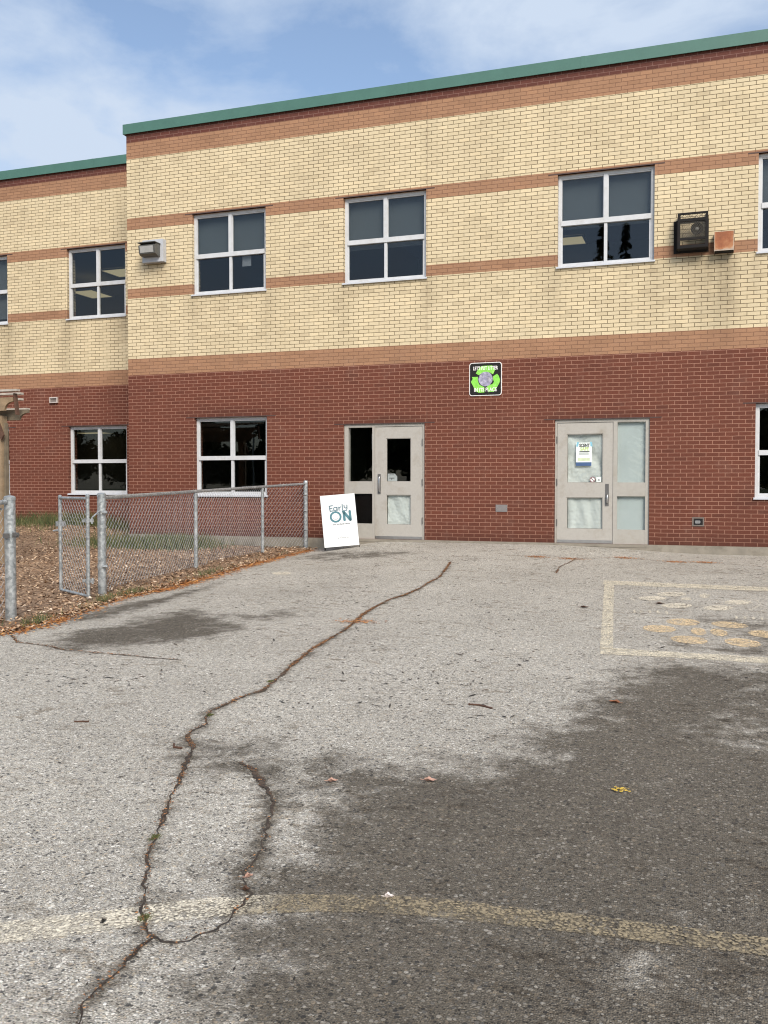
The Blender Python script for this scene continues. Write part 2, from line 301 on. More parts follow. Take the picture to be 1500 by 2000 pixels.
def brick_mat():
    m, t, b = new_mat('banded_brick')
    L = t.links.new
    geo = nd(t, 'ShaderNodeNewGeometry')
    sep = nd(t, 'ShaderNodeSeparateXYZ')
    L(geo.outputs['Position'], sep.inputs[0])
    addxy = nd(t, 'ShaderNodeMath', operation='ADD')
    L(sep.outputs['X'], addxy.inputs[0]); L(sep.outputs['Y'], addxy.inputs[1])
    comb = nd(t, 'ShaderNodeCombineXYZ')
    L(addxy.outputs[0], comb.inputs['X']); L(sep.outputs['Z'], comb.inputs['Y'])
    # slight wobble of the joints
    nw = nd(t, 'ShaderNodeTexNoise', Scale=9.0, Detail=2.0)
    L(geo.outputs['Position'], nw.inputs['Vector'])
    sub = nd(t, 'ShaderNodeVectorMath', operation='SUBTRACT'); sub.inputs[1].default_value = (.5, .5, .5)
    L(nw.outputs['Color'], sub.inputs[0])
    scl = nd(t, 'ShaderNodeVectorMath', operation='SCALE'); scl.inputs['Scale'].default_value = 0.006
    L(sub.outputs[0], scl.inputs[0])
    addv = nd(t, 'ShaderNodeVectorMath', operation='ADD')
    L(comb.outputs[0], addv.inputs[0]); L(scl.outputs[0], addv.inputs[1])
    off = nd(t, 'ShaderNodeVectorMath', operation='ADD'); off.inputs[1].default_value = (20.0, 20.0, 0)
    L(addv.outputs[0], off.inputs[0])
    br = nd(t, 'ShaderNodeTexBrick')
    br.offset = 0.5; br.offset_frequency = 2; br.squash = 1.0
    br.inputs['Scale'].default_value = 1.0
    br.inputs['Brick Width'].default_value = 0.2
    br.inputs['Row Height'].default_value = 0.2 / 3
    br.inputs['Mortar Size'].default_value = 0.0050
    br.inputs['Mortar Smooth'].default_value = 0.12
    br.inputs['Color1'].default_value = (0, 0, 0, 1)
    br.inputs['Color2'].default_value = (1, 1, 1, 1)
    br.inputs['Mortar'].default_value = (.5, .5, .5, 1)
    L(off.outputs[0], br.inputs['Vector'])
    zn = nd(t, 'ShaderNodeMath', operation='DIVIDE'); zn.inputs[1].default_value = 8.4
    L(sep.outputs['Z'], zn.inputs[0])
    RED = BRICK_RED; DRED = BRICK_DRED
    ORA = BRICK_ORA
    CRE = BRICK_CRE
    mRED = (0.33, 0.165, 0.112); mORA = (0.19, 0.095, 0.055); mCRE = (0.125, 0.092, 0.045)
    zs = [(-1.0, 0), (3.2, 1), (3.5333, 2), (4.7333, 1), (4.9333, 2), (6.1333, 1), (6.3333, 2), (7.5333, 1), (7.8667, 3)]
    bc = [RED, ORA, CRE, DRED]; mc = [mRED, mORA, mCRE, (0.2, 0.1, 0.08)]
    rb = ramp(t, [(max(0, z / 8.4), bc[k]) for z, k in zs], 'CONSTANT')
    rm = ramp(t, [(max(0, z / 8.4), mc[k]) for z, k in zs], 'CONSTANT')
    L(zn.outputs[0], rb.inputs['Fac']); L(zn.outputs[0], rm.inputs['Fac'])
    # per brick tint
    tint = ramp(t, [(0.0, (0.84, 0.82, 0.80)), (0.10, (0.95, 0.94, 0.92)), (0.6, (1.0, 1.0, 1.0)), (1.0, (1.07, 1.055, 1.03))])
    L(br.outputs['Color'], tint.inputs['Fac'])
    mul = nd(t, 'ShaderNodeMix', data_type='RGBA', blend_type='MULTIPLY'); mul.inputs['Factor'].default_value = 1
    L(rb.outputs['Color'], mul.inputs['A']); L(tint.outputs['Color'], mul.inputs['B'])
    nf = nd(t, 'ShaderNodeTexNoise', Scale=160.0, Detail=4.0, Roughness=0.7)
    L(geo.outputs['Position'], nf.inputs['Vector'])
    fine = ramp(t, [(0.25, (0.80, 0.80, 0.80)), (0.75, (1.16, 1.16, 1.16))])
    L(nf.outputs['Fac'], fine.inputs['Fac'])
    mul2 = nd(t, 'ShaderNodeMix', data_type='RGBA', blend_type='MULTIPLY'); mul2.inputs['Factor'].default_value = 1
    L(mul.outputs['Result'], mul2.inputs['A']); L(fine.outputs['Color'], mul2.inputs['B'])
    mm = nd(t, 'ShaderNodeMix', data_type='RGBA')
    L(br.outputs['Fac'], mm.inputs['Factor']); L(mul2.outputs['Result'], mm.inputs['A']); L(rm.outputs['Color'], mm.inputs['B'])
    # broad weathering
    nb = nd(t, 'ShaderNodeTexNoise', Scale=0.9, Detail=6.0, Roughness=0.6)
    L(geo.outputs['Position'], nb.inputs['Vector'])
    wz = ramp(t, [(0.3, (0.90, 0.89, 0.88)), (0.7, (1.06, 1.06, 1.06))])
    L(nb.outputs['Fac'], wz.inputs['Fac'])
    mul3 = nd(t, 'ShaderNodeMix', data_type='RGBA', blend_type='MULTIPLY'); mul3.inputs['Factor'].default_value = 1
    L(mm.outputs['Result'], mul3.inputs['A']); L(wz.outputs['Color'], mul3.inputs['B'])
    ne = nd(t, 'ShaderNodeTexNoise', Scale=1.7, Detail=7.0, Roughness=0.7); L(geo.outputs['Position'], ne.inputs['Vector'])
    re_ = ramp(t, [(0.55, (0, 0, 0)), (0.75, (0.08, 0.08, 0.08))]); L(ne.outputs['Fac'], re_.inputs['Fac'])
    bl = nd(t, 'ShaderNodeMix', data_type='RGBA'); L(re_.outputs['Color'], bl.inputs['Factor']); L(mul3.outputs['Result'], bl.inputs['A']); bl.inputs['B'].default_value = (0.42, 0.33, 0.27, 1)
    mul3 = bl
    # water stains and other darker patches (vertex attribute), broken per brick
    at = nd(t, 'ShaderNodeAttribute', attribute_name='stain')
    ns = nd(t, 'ShaderNodeTexNoise', Scale=6.0, Detail=5.0, Roughness=0.7)
    mps = nd(t, 'ShaderNodeMapping'); mps.inputs['Scale'].default_value = (2.0, 2.0, 0.5)
    L(geo.outputs['Position'], mps.inputs[0]); L(mps.outputs[0], ns.inputs['Vector'])
    sadd = nd(t, 'ShaderNodeMath', operation='MULTIPLY_ADD'); sadd.inputs[1].default_value = 1.4; sadd.inputs[2].default_value = 0.3
    L(ns.outputs['Fac'], sadd.inputs[0])
    smul = nd(t, 'ShaderNodeMath', operation='MULTIPLY'); smul.use_clamp = True
    L(sadd.outputs[0], smul.inputs[0]); L(at.outputs['Fac'], smul.inputs[1])
    st = nd(t, 'ShaderNodeMix', data_type='RGBA', blend_type='MULTIPLY')
    L(smul.outputs[0], st.inputs['Factor']); L(mul3.outputs['Result'], st.inputs['A']); st.inputs['B'].default_value = (0.42, 0.40, 0.38, 1)
    # movement joint
    jx = nd(t, 'ShaderNodeMath', operation='SUBTRACT'); jx.inputs[1].default_value = 6.32
    L(sep.outputs['X'], jx.inputs[0])
    ja = nd(t, 'ShaderNodeMath', operation='ABSOLUTE'); L(jx.outputs[0], ja.inputs[0])
    jl = nd(t, 'ShaderNodeMath', operation='LESS_THAN'); jl.inputs[1].default_value = 0.005
    L(ja.outputs[0], jl.inputs[0])
    jm = nd(t, 'ShaderNodeMix', data_type='RGBA')
    jf = nd(t, 'ShaderNodeMath', operation='MULTIPLY'); jf.inputs[1].default_value = 0.45
    L(jl.outputs[0], jf.inputs[0]); L(jf.outputs[0], jm.inputs['Factor']); L(st.outputs['Result'], jm.inputs['A']); jm.inputs['B'].default_value = (0.13, 0.075, 0.05, 1)
    L(jm.outputs['Result'], b.inputs['Base Color'])
    b.inputs['Roughness'].default_value = 0.85
    inv = nd(t, 'ShaderNodeMath', operation='SUBTRACT'); inv.inputs[0].default_value = 1.0
    L(br.outputs['Fac'], inv.inputs[1])
    hadd = nd(t, 'ShaderNodeMath', operation='MULTIPLY_ADD'); hadd.inputs[1].default_value = 0.35
    L(nf.outputs['Fac'], hadd.inputs[0]); L(inv.outputs[0], hadd.inputs[2])
    bp = nd(t, 'ShaderNodeBump', Strength=0.6, Distance=0.006)
    L(hadd.outputs[0], bp.inputs['Height']); L(bp.outputs['Normal'], b.inputs['Normal'])
    return m

def asphalt_mat():
    m, t, b = new_mat('worn_asphalt')
    L = t.links.new
    geo = nd(t, 'ShaderNodeNewGeometry')
    P = geo.outputs['Position']
    v1 = nd(t, 'ShaderNodeTexVoronoi', Scale=150.0)       # fine aggregate
    L(P, v1.inputs['Vector'])
    s1 = nd(t, 'ShaderNodeSeparateColor'); L(v1.outputs['Color'], s1.inputs[0])
    v2 = nd(t, 'ShaderNodeTexVoronoi', Scale=66.0)        # single larger stones
    L(P, v2.inputs['Vector'])
    s2 = nd(t, 'ShaderNodeSeparateColor'); L(v2.outputs['Color'], s2.inputs[0])
    nm = nd(t, 'ShaderNodeTexNoise', Scale=210.0, Detail=4.0, Roughness=0.7); L(P, nm.inputs['Vector'])
    mat_ = ramp(t, MATRIX_RAMP); L(nm.outputs['Fac'], mat_.inputs['Fac'])
    fine = ramp(t, FINE_RAMP, 'CONSTANT'); L(s1.outputs[0], fine.inputs['Fac'])
    mk1 = nd(t, 'ShaderNodeMapRange'); mk1.inputs['From Min'].default_value = 0.40; mk1.inputs['From Max'].default_value = 0.58
    mk1.inputs['To Min'].default_value = 0.92; mk1.inputs['To Max'].default_value = 0.0
    L(v1.outputs['Distance'], mk1.inputs['Value'])
    x1 = nd(t, 'ShaderNodeMix', data_type='RGBA'); L(mk1.outputs[0], x1.inputs['Factor']); L(mat_.outputs['Color'], x1.inputs['A']); L(fine.outputs['Color'], x1.inputs['B'])
    big = ramp(t, BIG_RAMP, 'CONSTANT'); L(s2.outputs[1], big.inputs['Fac'])
    rad = nd(t, 'ShaderNodeMath', operation='MULTIPLY_ADD'); rad.inputs[1].default_value = 0.66; rad.inputs[2].default_value = -0.06
    L(s2.outputs[0], rad.inputs[0])
    df = nd(t, 'ShaderNodeMath', operation='SUBTRACT'); L(rad.outputs[0], df.inputs[0]); L(v2.outputs['Distance'], df.inputs[1])
    mk2 = nd(t, 'ShaderNodeMapRange'); mk2.inputs['From Min'].default_value = 0.0; mk2.inputs['From Max'].default_value = 0.06
    L(df.outputs[0], mk2.inputs['Value'])
    mu2 = nd(t, 'ShaderNodeMix', data_type='RGBA'); L(mk2.outputs[0], mu2.inputs['Factor']); L(x1.outputs['Result'], mu2.inputs['A']); L(big.outputs['Color'], mu2.inputs['B'])
    # mid-size mottling that survives at distance
    n3 = nd(t, 'ShaderNodeTexNoise', Scale=30.0, Detail=6.0, Roughness=0.75)
    L(P, n3.inputs['Vector'])
    mo = ramp(t, [(0.30, (0.60, 0.585, 0.57)), (0.5, (1, 1, 1)), (0.7, (1.3, 1.29, 1.27))])
    L(n3.outputs['Fac'], mo.inputs['Fac'])
    mu3 = nd(t, 'ShaderNodeMix', data_type='RGBA', blend_type='MULTIPLY'); mu3.inputs['Factor'].default_value = 0.9
    L(mu2.outputs['Result'], mu3.inputs['A']); L(mo.outputs['Color'], mu3.inputs['B'])
    n4 = nd(t, 'ShaderNodeTexNoise', Scale=0.7, Detail=5.0, Roughness=0.6)
    L(P, n4.inputs['Vector'])
    mo4 = ramp(t, [(0.3, (0.86, 0.85, 0.84)), (0.7, (1.10, 1.10, 1.10))])
    L(n4.outputs['Fac'], mo4.inputs['Fac'])
    mu4 = nd(t, 'ShaderNodeMix', data_type='RGBA', blend_type='MULTIPLY'); mu4.inputs['Factor'].default_value = 1
    L(mu3.outputs['Result'], mu4.inputs['A']); L(mo4.outputs['Color'], mu4.inputs['B'])
    n6 = nd(t, 'ShaderNodeTexNoise', Scale=7.0, Detail=7.0, Roughness=0.72, Distortion=0.4)
    mp6 = nd(t, 'ShaderNodeMapping'); mp6.inputs['Scale'].default_value = (0.75, 1.35, 1.0); mp6.inputs['Rotation'].default_value = (0, 0, 0.3)
    L(P, mp6.inputs[0]); L(mp6.outputs[0], n6.inputs['Vector'])
    sm = ramp(t, [(0.54, (1, 1, 1)), (0.60, (0.70, 0.665, 0.62)), (0.70, (0.45, 0.415, 0.37))])
    L(n6.outputs['Fac'], sm.inputs['Fac'])
    n7 = nd(t, 'ShaderNodeTexNoise', Scale=1.1, Detail=3.0); L(P, n7.inputs['Vector'])
    s7 = ramp(t, [(0.40, (0.12, 0.12, 0.12)), (0.60, (1, 1, 1))]); L(n7.outputs['Fac'], s7.inputs['Fac'])
    mu5 = nd(t, 'ShaderNodeMix', data_type='RGBA', blend_type='MULTIPLY')
    L(s7.outputs['Color'], mu5.inputs['Factor']); L(mu4.outputs['Result'], mu5.inputs['A']); L(sm.outputs['Color'], mu5.inputs['B'])
    mu4 = mu5
    # damp / stained areas from the vertex attribute, edges broken by noise
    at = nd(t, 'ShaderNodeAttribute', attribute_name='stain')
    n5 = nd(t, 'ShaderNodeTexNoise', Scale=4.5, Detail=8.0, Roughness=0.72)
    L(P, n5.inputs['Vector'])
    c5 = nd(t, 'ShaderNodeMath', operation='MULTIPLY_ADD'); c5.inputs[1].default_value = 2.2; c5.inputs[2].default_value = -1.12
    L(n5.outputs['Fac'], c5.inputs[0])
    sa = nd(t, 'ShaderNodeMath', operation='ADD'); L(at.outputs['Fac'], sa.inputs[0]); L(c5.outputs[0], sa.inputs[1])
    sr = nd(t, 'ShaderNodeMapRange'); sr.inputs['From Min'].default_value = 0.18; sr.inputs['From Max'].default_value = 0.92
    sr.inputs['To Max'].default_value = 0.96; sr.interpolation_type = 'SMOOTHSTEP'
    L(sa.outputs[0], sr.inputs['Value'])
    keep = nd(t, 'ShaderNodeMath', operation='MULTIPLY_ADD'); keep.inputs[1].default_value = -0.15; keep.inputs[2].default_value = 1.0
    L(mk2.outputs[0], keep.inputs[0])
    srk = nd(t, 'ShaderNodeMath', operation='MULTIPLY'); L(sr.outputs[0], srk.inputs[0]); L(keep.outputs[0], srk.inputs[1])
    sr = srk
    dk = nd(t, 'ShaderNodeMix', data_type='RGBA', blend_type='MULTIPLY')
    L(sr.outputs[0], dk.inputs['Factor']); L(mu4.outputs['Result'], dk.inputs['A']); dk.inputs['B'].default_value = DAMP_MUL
    L(dk.outputs['Result'], b.inputs['Base Color'])
    b.inputs['Roughness'].default_value = 0.85
    b.inputs['Specular IOR Level'].default_value = 0.35
    hh = nd(t, 'ShaderNodeMath', operation='MULTIPLY_ADD'); hh.inputs[1].default_value = -1.0
    L(v1.outputs['Distance'], hh.inputs[0])
    s3 = nd(t, 'ShaderNodeMath', operation='MULTIPLY'); s3.inputs[1].default_value = 0.6
    L(s1.outputs[1], s3.inputs[0]); L(s3.outputs[0], hh.inputs[2])
    h2 = nd(t, 'ShaderNodeMath', operation='MULTIPLY_ADD'); h2.inputs[1].default_value = 0.7
    L(mk2.outputs[0], h2.inputs[0]); L(hh.outputs[0], h2.inputs[2])
    bp = nd(t, 'ShaderNodeBump', Strength=0.85, Distance=0.006)
    L(h2.outputs[0], bp.inputs['Height']); L(bp.outputs['Normal'], b.inputs['Normal'])
    return m

def paint_mat(name, col, wear, dark=None):
    """thin worn road paint: asphalt shows through where stones have shed it"""
    m, t, b = new_mat(name)
    L = t.links.new
    out = t.nodes['Material Output']
    geo = nd(t, 'ShaderNodeNewGeometry')
    v1 = nd(t, 'ShaderNodeTexVoronoi', Scale=105.0); L(geo.outputs['Position'], v1.inputs['Vector'])
    s1 = nd(t, 'ShaderNodeSeparateColor'); L(v1.outputs['Color'], s1.inputs[0])
    n1 = nd(t, 'ShaderNodeTexNoise', Scale=14.0, Detail=6.0, Roughness=0.7); L(geo.outputs['Position'], n1.inputs['Vector'])
    a = nd(t, 'ShaderNodeMath', operation='MULTIPLY_ADD'); a.inputs[1].default_value = 0.45
    L(s1.outputs[2], a.inputs[0]); L(n1.outputs['Fac'], a.inputs[2])
    d = nd(t, 'ShaderNodeMath', operation='MULTIPLY_ADD'); d.inputs[1].default_value = 0.5
    L(v1.outputs['Distance'], d.inputs[0]); L(a.outputs[0], d.inputs[2])
    mr = nd(t, 'ShaderNodeMapRange'); mr.inputs['From Min'].default_value = wear; mr.inputs['From Max'].default_value = wear + 0.34
    mr.inputs['To Min'].default_value = 0.92; mr.inputs['To Max'].default_value = 0.0
    L(d.outputs[0], mr.inputs['Value'])
    cr = ramp(t, [(0.0, [c * .7 for c in col]), (1.0, [min(1, c * 1.12) for c in col])])
    L(s1.outputs[0], cr.inputs['Fac'])
    src = cr.outputs['Color']
    if dark is not None:
        sx = nd(t, 'ShaderNodeSeparateXYZ'); L(geo.outputs['Position'], sx.inputs[0])
        nn = nd(t, 'ShaderNodeTexNoise', Scale=5.0, Detail=5.0); L(geo.outputs['Position'], nn.inputs['Vector'])
        ad = nd(t, 'ShaderNodeMath', operation='MULTIPLY_ADD'); ad.inputs[1].default_value = 0.25
        L(nn.outputs['Fac'], ad.inputs[0]); L(sx.outputs['X'], ad.inputs[2])
        rr = nd(t, 'ShaderNodeMapRange'); rr.inputs['From Min'].default_value = dark[0]; rr.inputs['From Max'].default_value = dark[1]
        L(ad.outputs[0], rr.inputs['Value'])
        mx = nd(t, 'ShaderNodeMix', data_type='RGBA', blend_type='MULTIPLY'); L(rr.outputs[0], mx.inputs['Factor'])
        L(src, mx.inputs['A']); mx.inputs['B'].default_value = (*dark[2], 1)
        src = mx.outputs['Result']
    L(src, b.inputs['Base Color'])
    b.inputs['Roughness'].default_value = 0.8
    bp = nd(t, 'ShaderNodeBump', Strength=0.6, Distance=0.005)
    iv = nd(t, 'ShaderNodeMath', operation='MULTIPLY'); iv.inputs[1].default_value = -1.0
    L(v1.outputs['Distance'], iv.inputs[0]); L(iv.outputs[0], bp.inputs['Height']); L(bp.outputs['Normal'], b.inputs['Normal'])
    tr = nd(t, 'ShaderNodeBsdfTransparent')
    ms = nd(t, 'ShaderNodeMixShader')
    L(mr.outputs[0], ms.inputs['Fac']); L(tr.outputs[0], ms.inputs[1]); L(b.outputs[0], ms.inputs[2])
    L(ms.outputs[0], out.inputs['Surface'])
    return m

def glass_mat():
    m, t, b = new_mat('window_glass')
    L = t.links.new
    out = t.nodes['Material Output']
    t.nodes.remove(b)
    lw = nd(t, 'ShaderNodeLayerWeight', Blend=0.5)
    pw = nd(t, 'ShaderNodeMath', operation='POWER'); pw.inputs[1].default_value = 4.0
    L(lw.outputs['Facing'], pw.inputs[0])
    ma = nd(t, 'ShaderNodeMath', operation='MULTIPLY_ADD'); ma.inputs[1].default_value = 0.85; ma.inputs[2].default_value = 0.03
    ma.use_clamp = True
    L(pw.outputs[0], ma.inputs[0])
    tr = nd(t, 'ShaderNodeBsdfTransparent', Color=(0.83, 0.845, 0.84, 1))
    gl = nd(t, 'ShaderNodeBsdfGlossy', Roughness=0.0, Color=(0.95, 0.97, 1.0, 1))
    geo = nd(t, 'ShaderNodeNewGeometry')
    nn = nd(t, 'ShaderNodeTexNoise', Scale=1.6, Detail=1.0); L(geo.outputs['Position'], nn.inputs['Vector'])
    bp = nd(t, 'ShaderNodeBump', Strength=0.05, Distance=0.01); L(nn.outputs['Fac'], bp.inputs['Height'])
    L(bp.outputs['Normal'], gl.inputs['Normal'])
    ms = nd(t, 'ShaderNodeMixShader')
    L(ma.outputs[0], ms.inputs['Fac']); L(tr.outputs[0], ms.inputs[1]); L(gl.outputs[0], ms.inputs[2])
    L(ms.outputs[0], out.inputs['Surface'])
    return m

def galv_mat():
    m, t, b = new_mat('galvanised_steel')
    L = t.links.new
    tcn = nd(t, 'ShaderNodeTexCoord')
    v = nd(t, 'ShaderNodeTexVoronoi', Scale=38.0); L(tcn.outputs['Object'], v.inputs['Vector'])
    s = nd(t, 'ShaderNodeSeparateColor'); L(v.outputs['Color'], s.inputs[0])
    n = nd(t, 'ShaderNodeTexNoise', Scale=9.0, Detail=6.0, Roughness=0.7); L(tcn.outputs['Object'], n.inputs['Vector'])
    a = nd(t, 'ShaderNodeMath', operation='MULTIPLY_ADD'); a.inputs[1].default_value = 0.4
    L(s.outputs[0], a.inputs[0]); L(n.outputs['Fac'], a.inputs[2])
    r = ramp(t, [(0.3, (0.19, 0.205, 0.21)), (0.65, (0.33, 0.35, 0.355)), (0.95, (0.52, 0.54, 0.54))])
    L(a.outputs[0], r.inputs['Fac']); L(r.outputs['Color'], b.inputs['Base Color'])
    b.inputs['Metallic'].default_value = 0.55
    b.inputs['Roughness'].default_value = 0.42
    return m

def rust_mat():
    m, t, b = new_mat('rusted_white_paint')
    L = t.links.new
    tcn = nd(t, 'ShaderNodeTexCoord')
    n = nd(t, 'ShaderNodeTexNoise', Scale=5.0, Detail=8.0, Roughness=0.7); L(tcn.outputs['Object'], n.inputs['Vector'])
    at = nd(t, 'ShaderNodeAttribute', attribute_name='rim')
    a = nd(t, 'ShaderNodeMath', operation='MULTIPLY_ADD'); a.inputs[1].default_value = 0.55
    L(at.outputs['Fac'], a.inputs[0]); L(n.outputs['Fac'], a.inputs[2])
    r = ramp(t, [(0.30, (0.17, 0.055, 0.022)), (0.48, (0.27, 0.09, 0.035)), (0.66, (0.38, 0.17, 0.075)), (0.86, (0.46, 0.36, 0.27))])
    L(a.outputs[0], r.inputs['Fac']); L(r.outputs['Color'], b.inputs['Base Color'])
    b.inputs['Roughness'].default_value = 0.75
    return m

def emit_mat(name, col, s):
    m, t, b = new_mat(name)
    b.inputs['Base Color'].default_value = (*col, 1)
    b.inputs['Emission Color'].default_value = (*col, 1)
    b.inputs['Emission Strength'].default_value = s
    return m

M = dict(
    brick=brick_mat(), asphalt=asphalt_mat(), glass=glass_mat(), galv=galv_mat(), rust=rust_mat(),
    frame=plain('white_aluminium', (0.53, 0.54, 0.555), 0.45, var=0.06, vscale=8, dirt=(0.45, 0.44, 0.42), dscale=5),
    sill=plain('sill_metal', (0.52, 0.535, 0.57), 0.4, var=0.06, dirt=(0.5, 0.49, 0.47), dscale=6),
    door=plain('beige_door_paint', (0.385, 0.365, 0.33), 0.5, var=0.05, vscale=30, bump=0.12, bscale=300, dirt=(0.31, 0.28, 0.235), dscale=3.5),
    doorframe=plain('beige_frame_paint', (0.365, 0.346, 0.31), 0.5, var=0.05, vscale=20, dirt=(0.32, 0.295, 0.25), dscale=4),
    green=plain('green_metal', (0.062, 0.150, 0.120), 0.45, var=0.06, vscale=4),
    concrete=plain('foundation_concrete', (0.24, 0.215, 0.175), 0.9, var=0.16, vscale=5, bump=0.5, bscale=70, dirt=(0.14, 0.12, 0.09), dscale=2.0),
    lintel=plain('dark_steel', (0.075, 0.042, 0.036), 0.7, var=0.2),
    plaster=plain('plaster', (0.13, 0.125, 0.115), 0.9, var=0.06),
    ceiling=plain('ceiling_tile', (0.15, 0.145, 0.135), 0.9, var=0.05),
    floorm=plain('vinyl_floor', (0.07, 0.055, 0.04), 0.6),
    blind=plain('grey_blind', (0.085, 0.10, 0.108), 0.85, var=0.05, vscale=3),
    paper=plain('white_paper', (0.91, 0.935, 0.91), 0.85, var=0.04, vscale=3),
    film=plain('frosted_film', (0.74, 0.80, 0.80), 0.7, var=0.05, vscale=2),
    steel=plain('brushed_steel', (0.5, 0.5, 0.5), 0.3, metal=0.9, var=0.08),
    darksteel=plain('dark_plate', (0.16, 0.155, 0.15), 0.45, metal=0.5),
    black=plain('black_paint', (0.006, 0.006, 0.006), 0.85, var=0.3),
    blackmetal=plain('weathered_black_metal', (0.005, 0.004, 0.004), 0.9, var=0.5, vscale=10, dirt=(0.016, 0.008, 0.005), dscale=6),
    white=plain('white_board', (0.60, 0.61, 0.61), 0.5, var=0.02),
    teal=plain('teal_print', (0.028, 0.125, 0.155), 0.6, var=0.08),
    greytext=plain('grey_print', (0.15, 0.16, 0.17), 0.6),
    blackprint=plain('black_print', (0.02, 0.02, 0.02), 0.6),
    whiteprint=plain('white_print', (0.78, 0.76, 0.74), 0.6),
    arrowgreen=plain('green_print', (0.22, 0.62, 0.07), 0.6, var=0.15, vscale=30, dirt=(0.42, 0.70, 0.22), dscale=16),
    globe=plain('globe_print', (0.26, 0.25, 0.34), 0.7, var=0.7, vscale=14, dirt=(0.72, 0.70, 0.72), dscale=9),
    navy=plain('navy_print', (0.05, 0.10, 0.22), 0.6),
    limeprint=plain('lime_print', (0.45, 0.58, 0.16), 0.6),
    palegreen=plain('pale_green_print', (0.55, 0.62, 0.42), 0.6),
    bluetape=plain('blue_tape', (0.22, 0.48, 0.60), 0.5),
    posterp=plain('poster_paper', (0.72, 0.78, 0.74), 0.7, var=0.03),
    redprint=plain('maroon_print', (0.20, 0.06, 0.08), 0.6),
    wood=plain('weathered_wood', (0.25, 0.18, 0.11), 0.8, var=0.25, vscale=9, bump=0.3, bscale=60, dirt=(0.24, 0.19, 0.13), dscale=3),
    palewood=plain('bleached_wood', (0.42, 0.38, 0.33), 0.8, var=0.2, vscale=9),
    greywood=plain('grey_wood', (0.16, 0.13, 0.09), 0.85, var=0.25, vscale=8),
    darkwood=plain('brown_wood', (0.09, 0.045, 0.028), 0.8, var=0.25),
    lamphouse=plain('grey_lamp_housing', (0.085, 0.085, 0.08), 0.5, var=0.2),
    lens=plain('lamp_lens', (0.36, 0.36, 0.35), 0.25, var=0.1),
    boxwhite=plain('painted_box', (0.44, 0.455, 0.48), 0.5, var=0.1, vscale=12, dirt=(0.42, 0.42, 0.45), dscale=8),
    mulch=None, bark=plain('bark', (0.07, 0.055, 0.04), 0.9, var=0.3),
    rustside=plain('rust_stained_paint', (0.40, 0.33, 0.27), 0.7, var=.2, dirt=(0.25, 0.12, 0.06), dscale=9),
    emit=emit_mat('fluorescent_panel', (0.85, 0.72, 0.42), 0.30),
)

def mulch_mat():
    m, t, b = new_mat('wood_chip_ground')
    L = t.links.new
    geo = nd(t, 'ShaderNodeNewGeometry')
    n0 = nd(t, 'ShaderNodeTexNoise', Scale=6.0, Detail=3.0); L(geo.outputs['Position'], n0.inputs['Vector'])
    ad = nd(t, 'ShaderNodeVectorMath', operation='ADD')
    sc = nd(t, 'ShaderNodeVectorMath', operation='SCALE'); sc.inputs['Scale'].default_value = 0.25
    L(n0.outputs['Color'], sc.inputs[0]); L(geo.outputs['Position'], ad.inputs[0]); L(sc.outputs[0], ad.inputs[1])
    v = nd(t, 'ShaderNodeTexVoronoi', Scale=45.0); L(ad.outputs[0], v.inputs['Vector'])
    s = nd(t, 'ShaderNodeSeparateColor'); L(v.outputs['Color'], s.inputs[0])
    r = ramp(t, [(0.0, (0.122, 0.075, 0.043)), (0.4, (0.254, 0.16, 0.095)), (0.8, (0.366, 0.235, 0.143)), (1.0, (0.569, 0.404, 0.268))])
    L(s.outputs[0], r.inputs['Fac'])
    n = nd(t, 'ShaderNodeTexNoise', Scale=2.2, Detail=5.0); L(geo.outputs['Position'], n.inputs['Vector'])
    r2 = ramp(t, [(0.3, (0.7, 0.68, 0.66)), (0.7, (1.15, 1.15, 1.15))]); L(n.outputs['Fac'], r2.inputs['Fac'])
    mu = nd(t, 'ShaderNodeMix', data_type='RGBA', blend_type='MULTIPLY'); mu.inputs['Factor'].default_value = 1
    L(r.outputs['Color'], mu.inputs['A']); L(r2.outputs['Color'], mu.inputs['B'])
    L(mu.outputs['Result'], b.inputs['Base Color'])
    b.inputs['Roughness'].default_value = 0.95
    bp = nd(t, 'ShaderNodeBump', Strength=0.9, Distance=0.02)
    L(v.outputs['Distance'], bp.inputs['Height']); L(bp.outputs['Normal'], b.inputs['Normal'])
    return m
M['mulch'] = mulch_mat()
M['crack'] = island_mat('crack_filling', [(0.0, (0.014, 0.010, 0.007)), (0.5, (0.035, 0.022, 0.013)), (0.8, (0.07, 0.035, 0.018)), (1.0, (0.16, 0.07, 0.025))], 0.95)
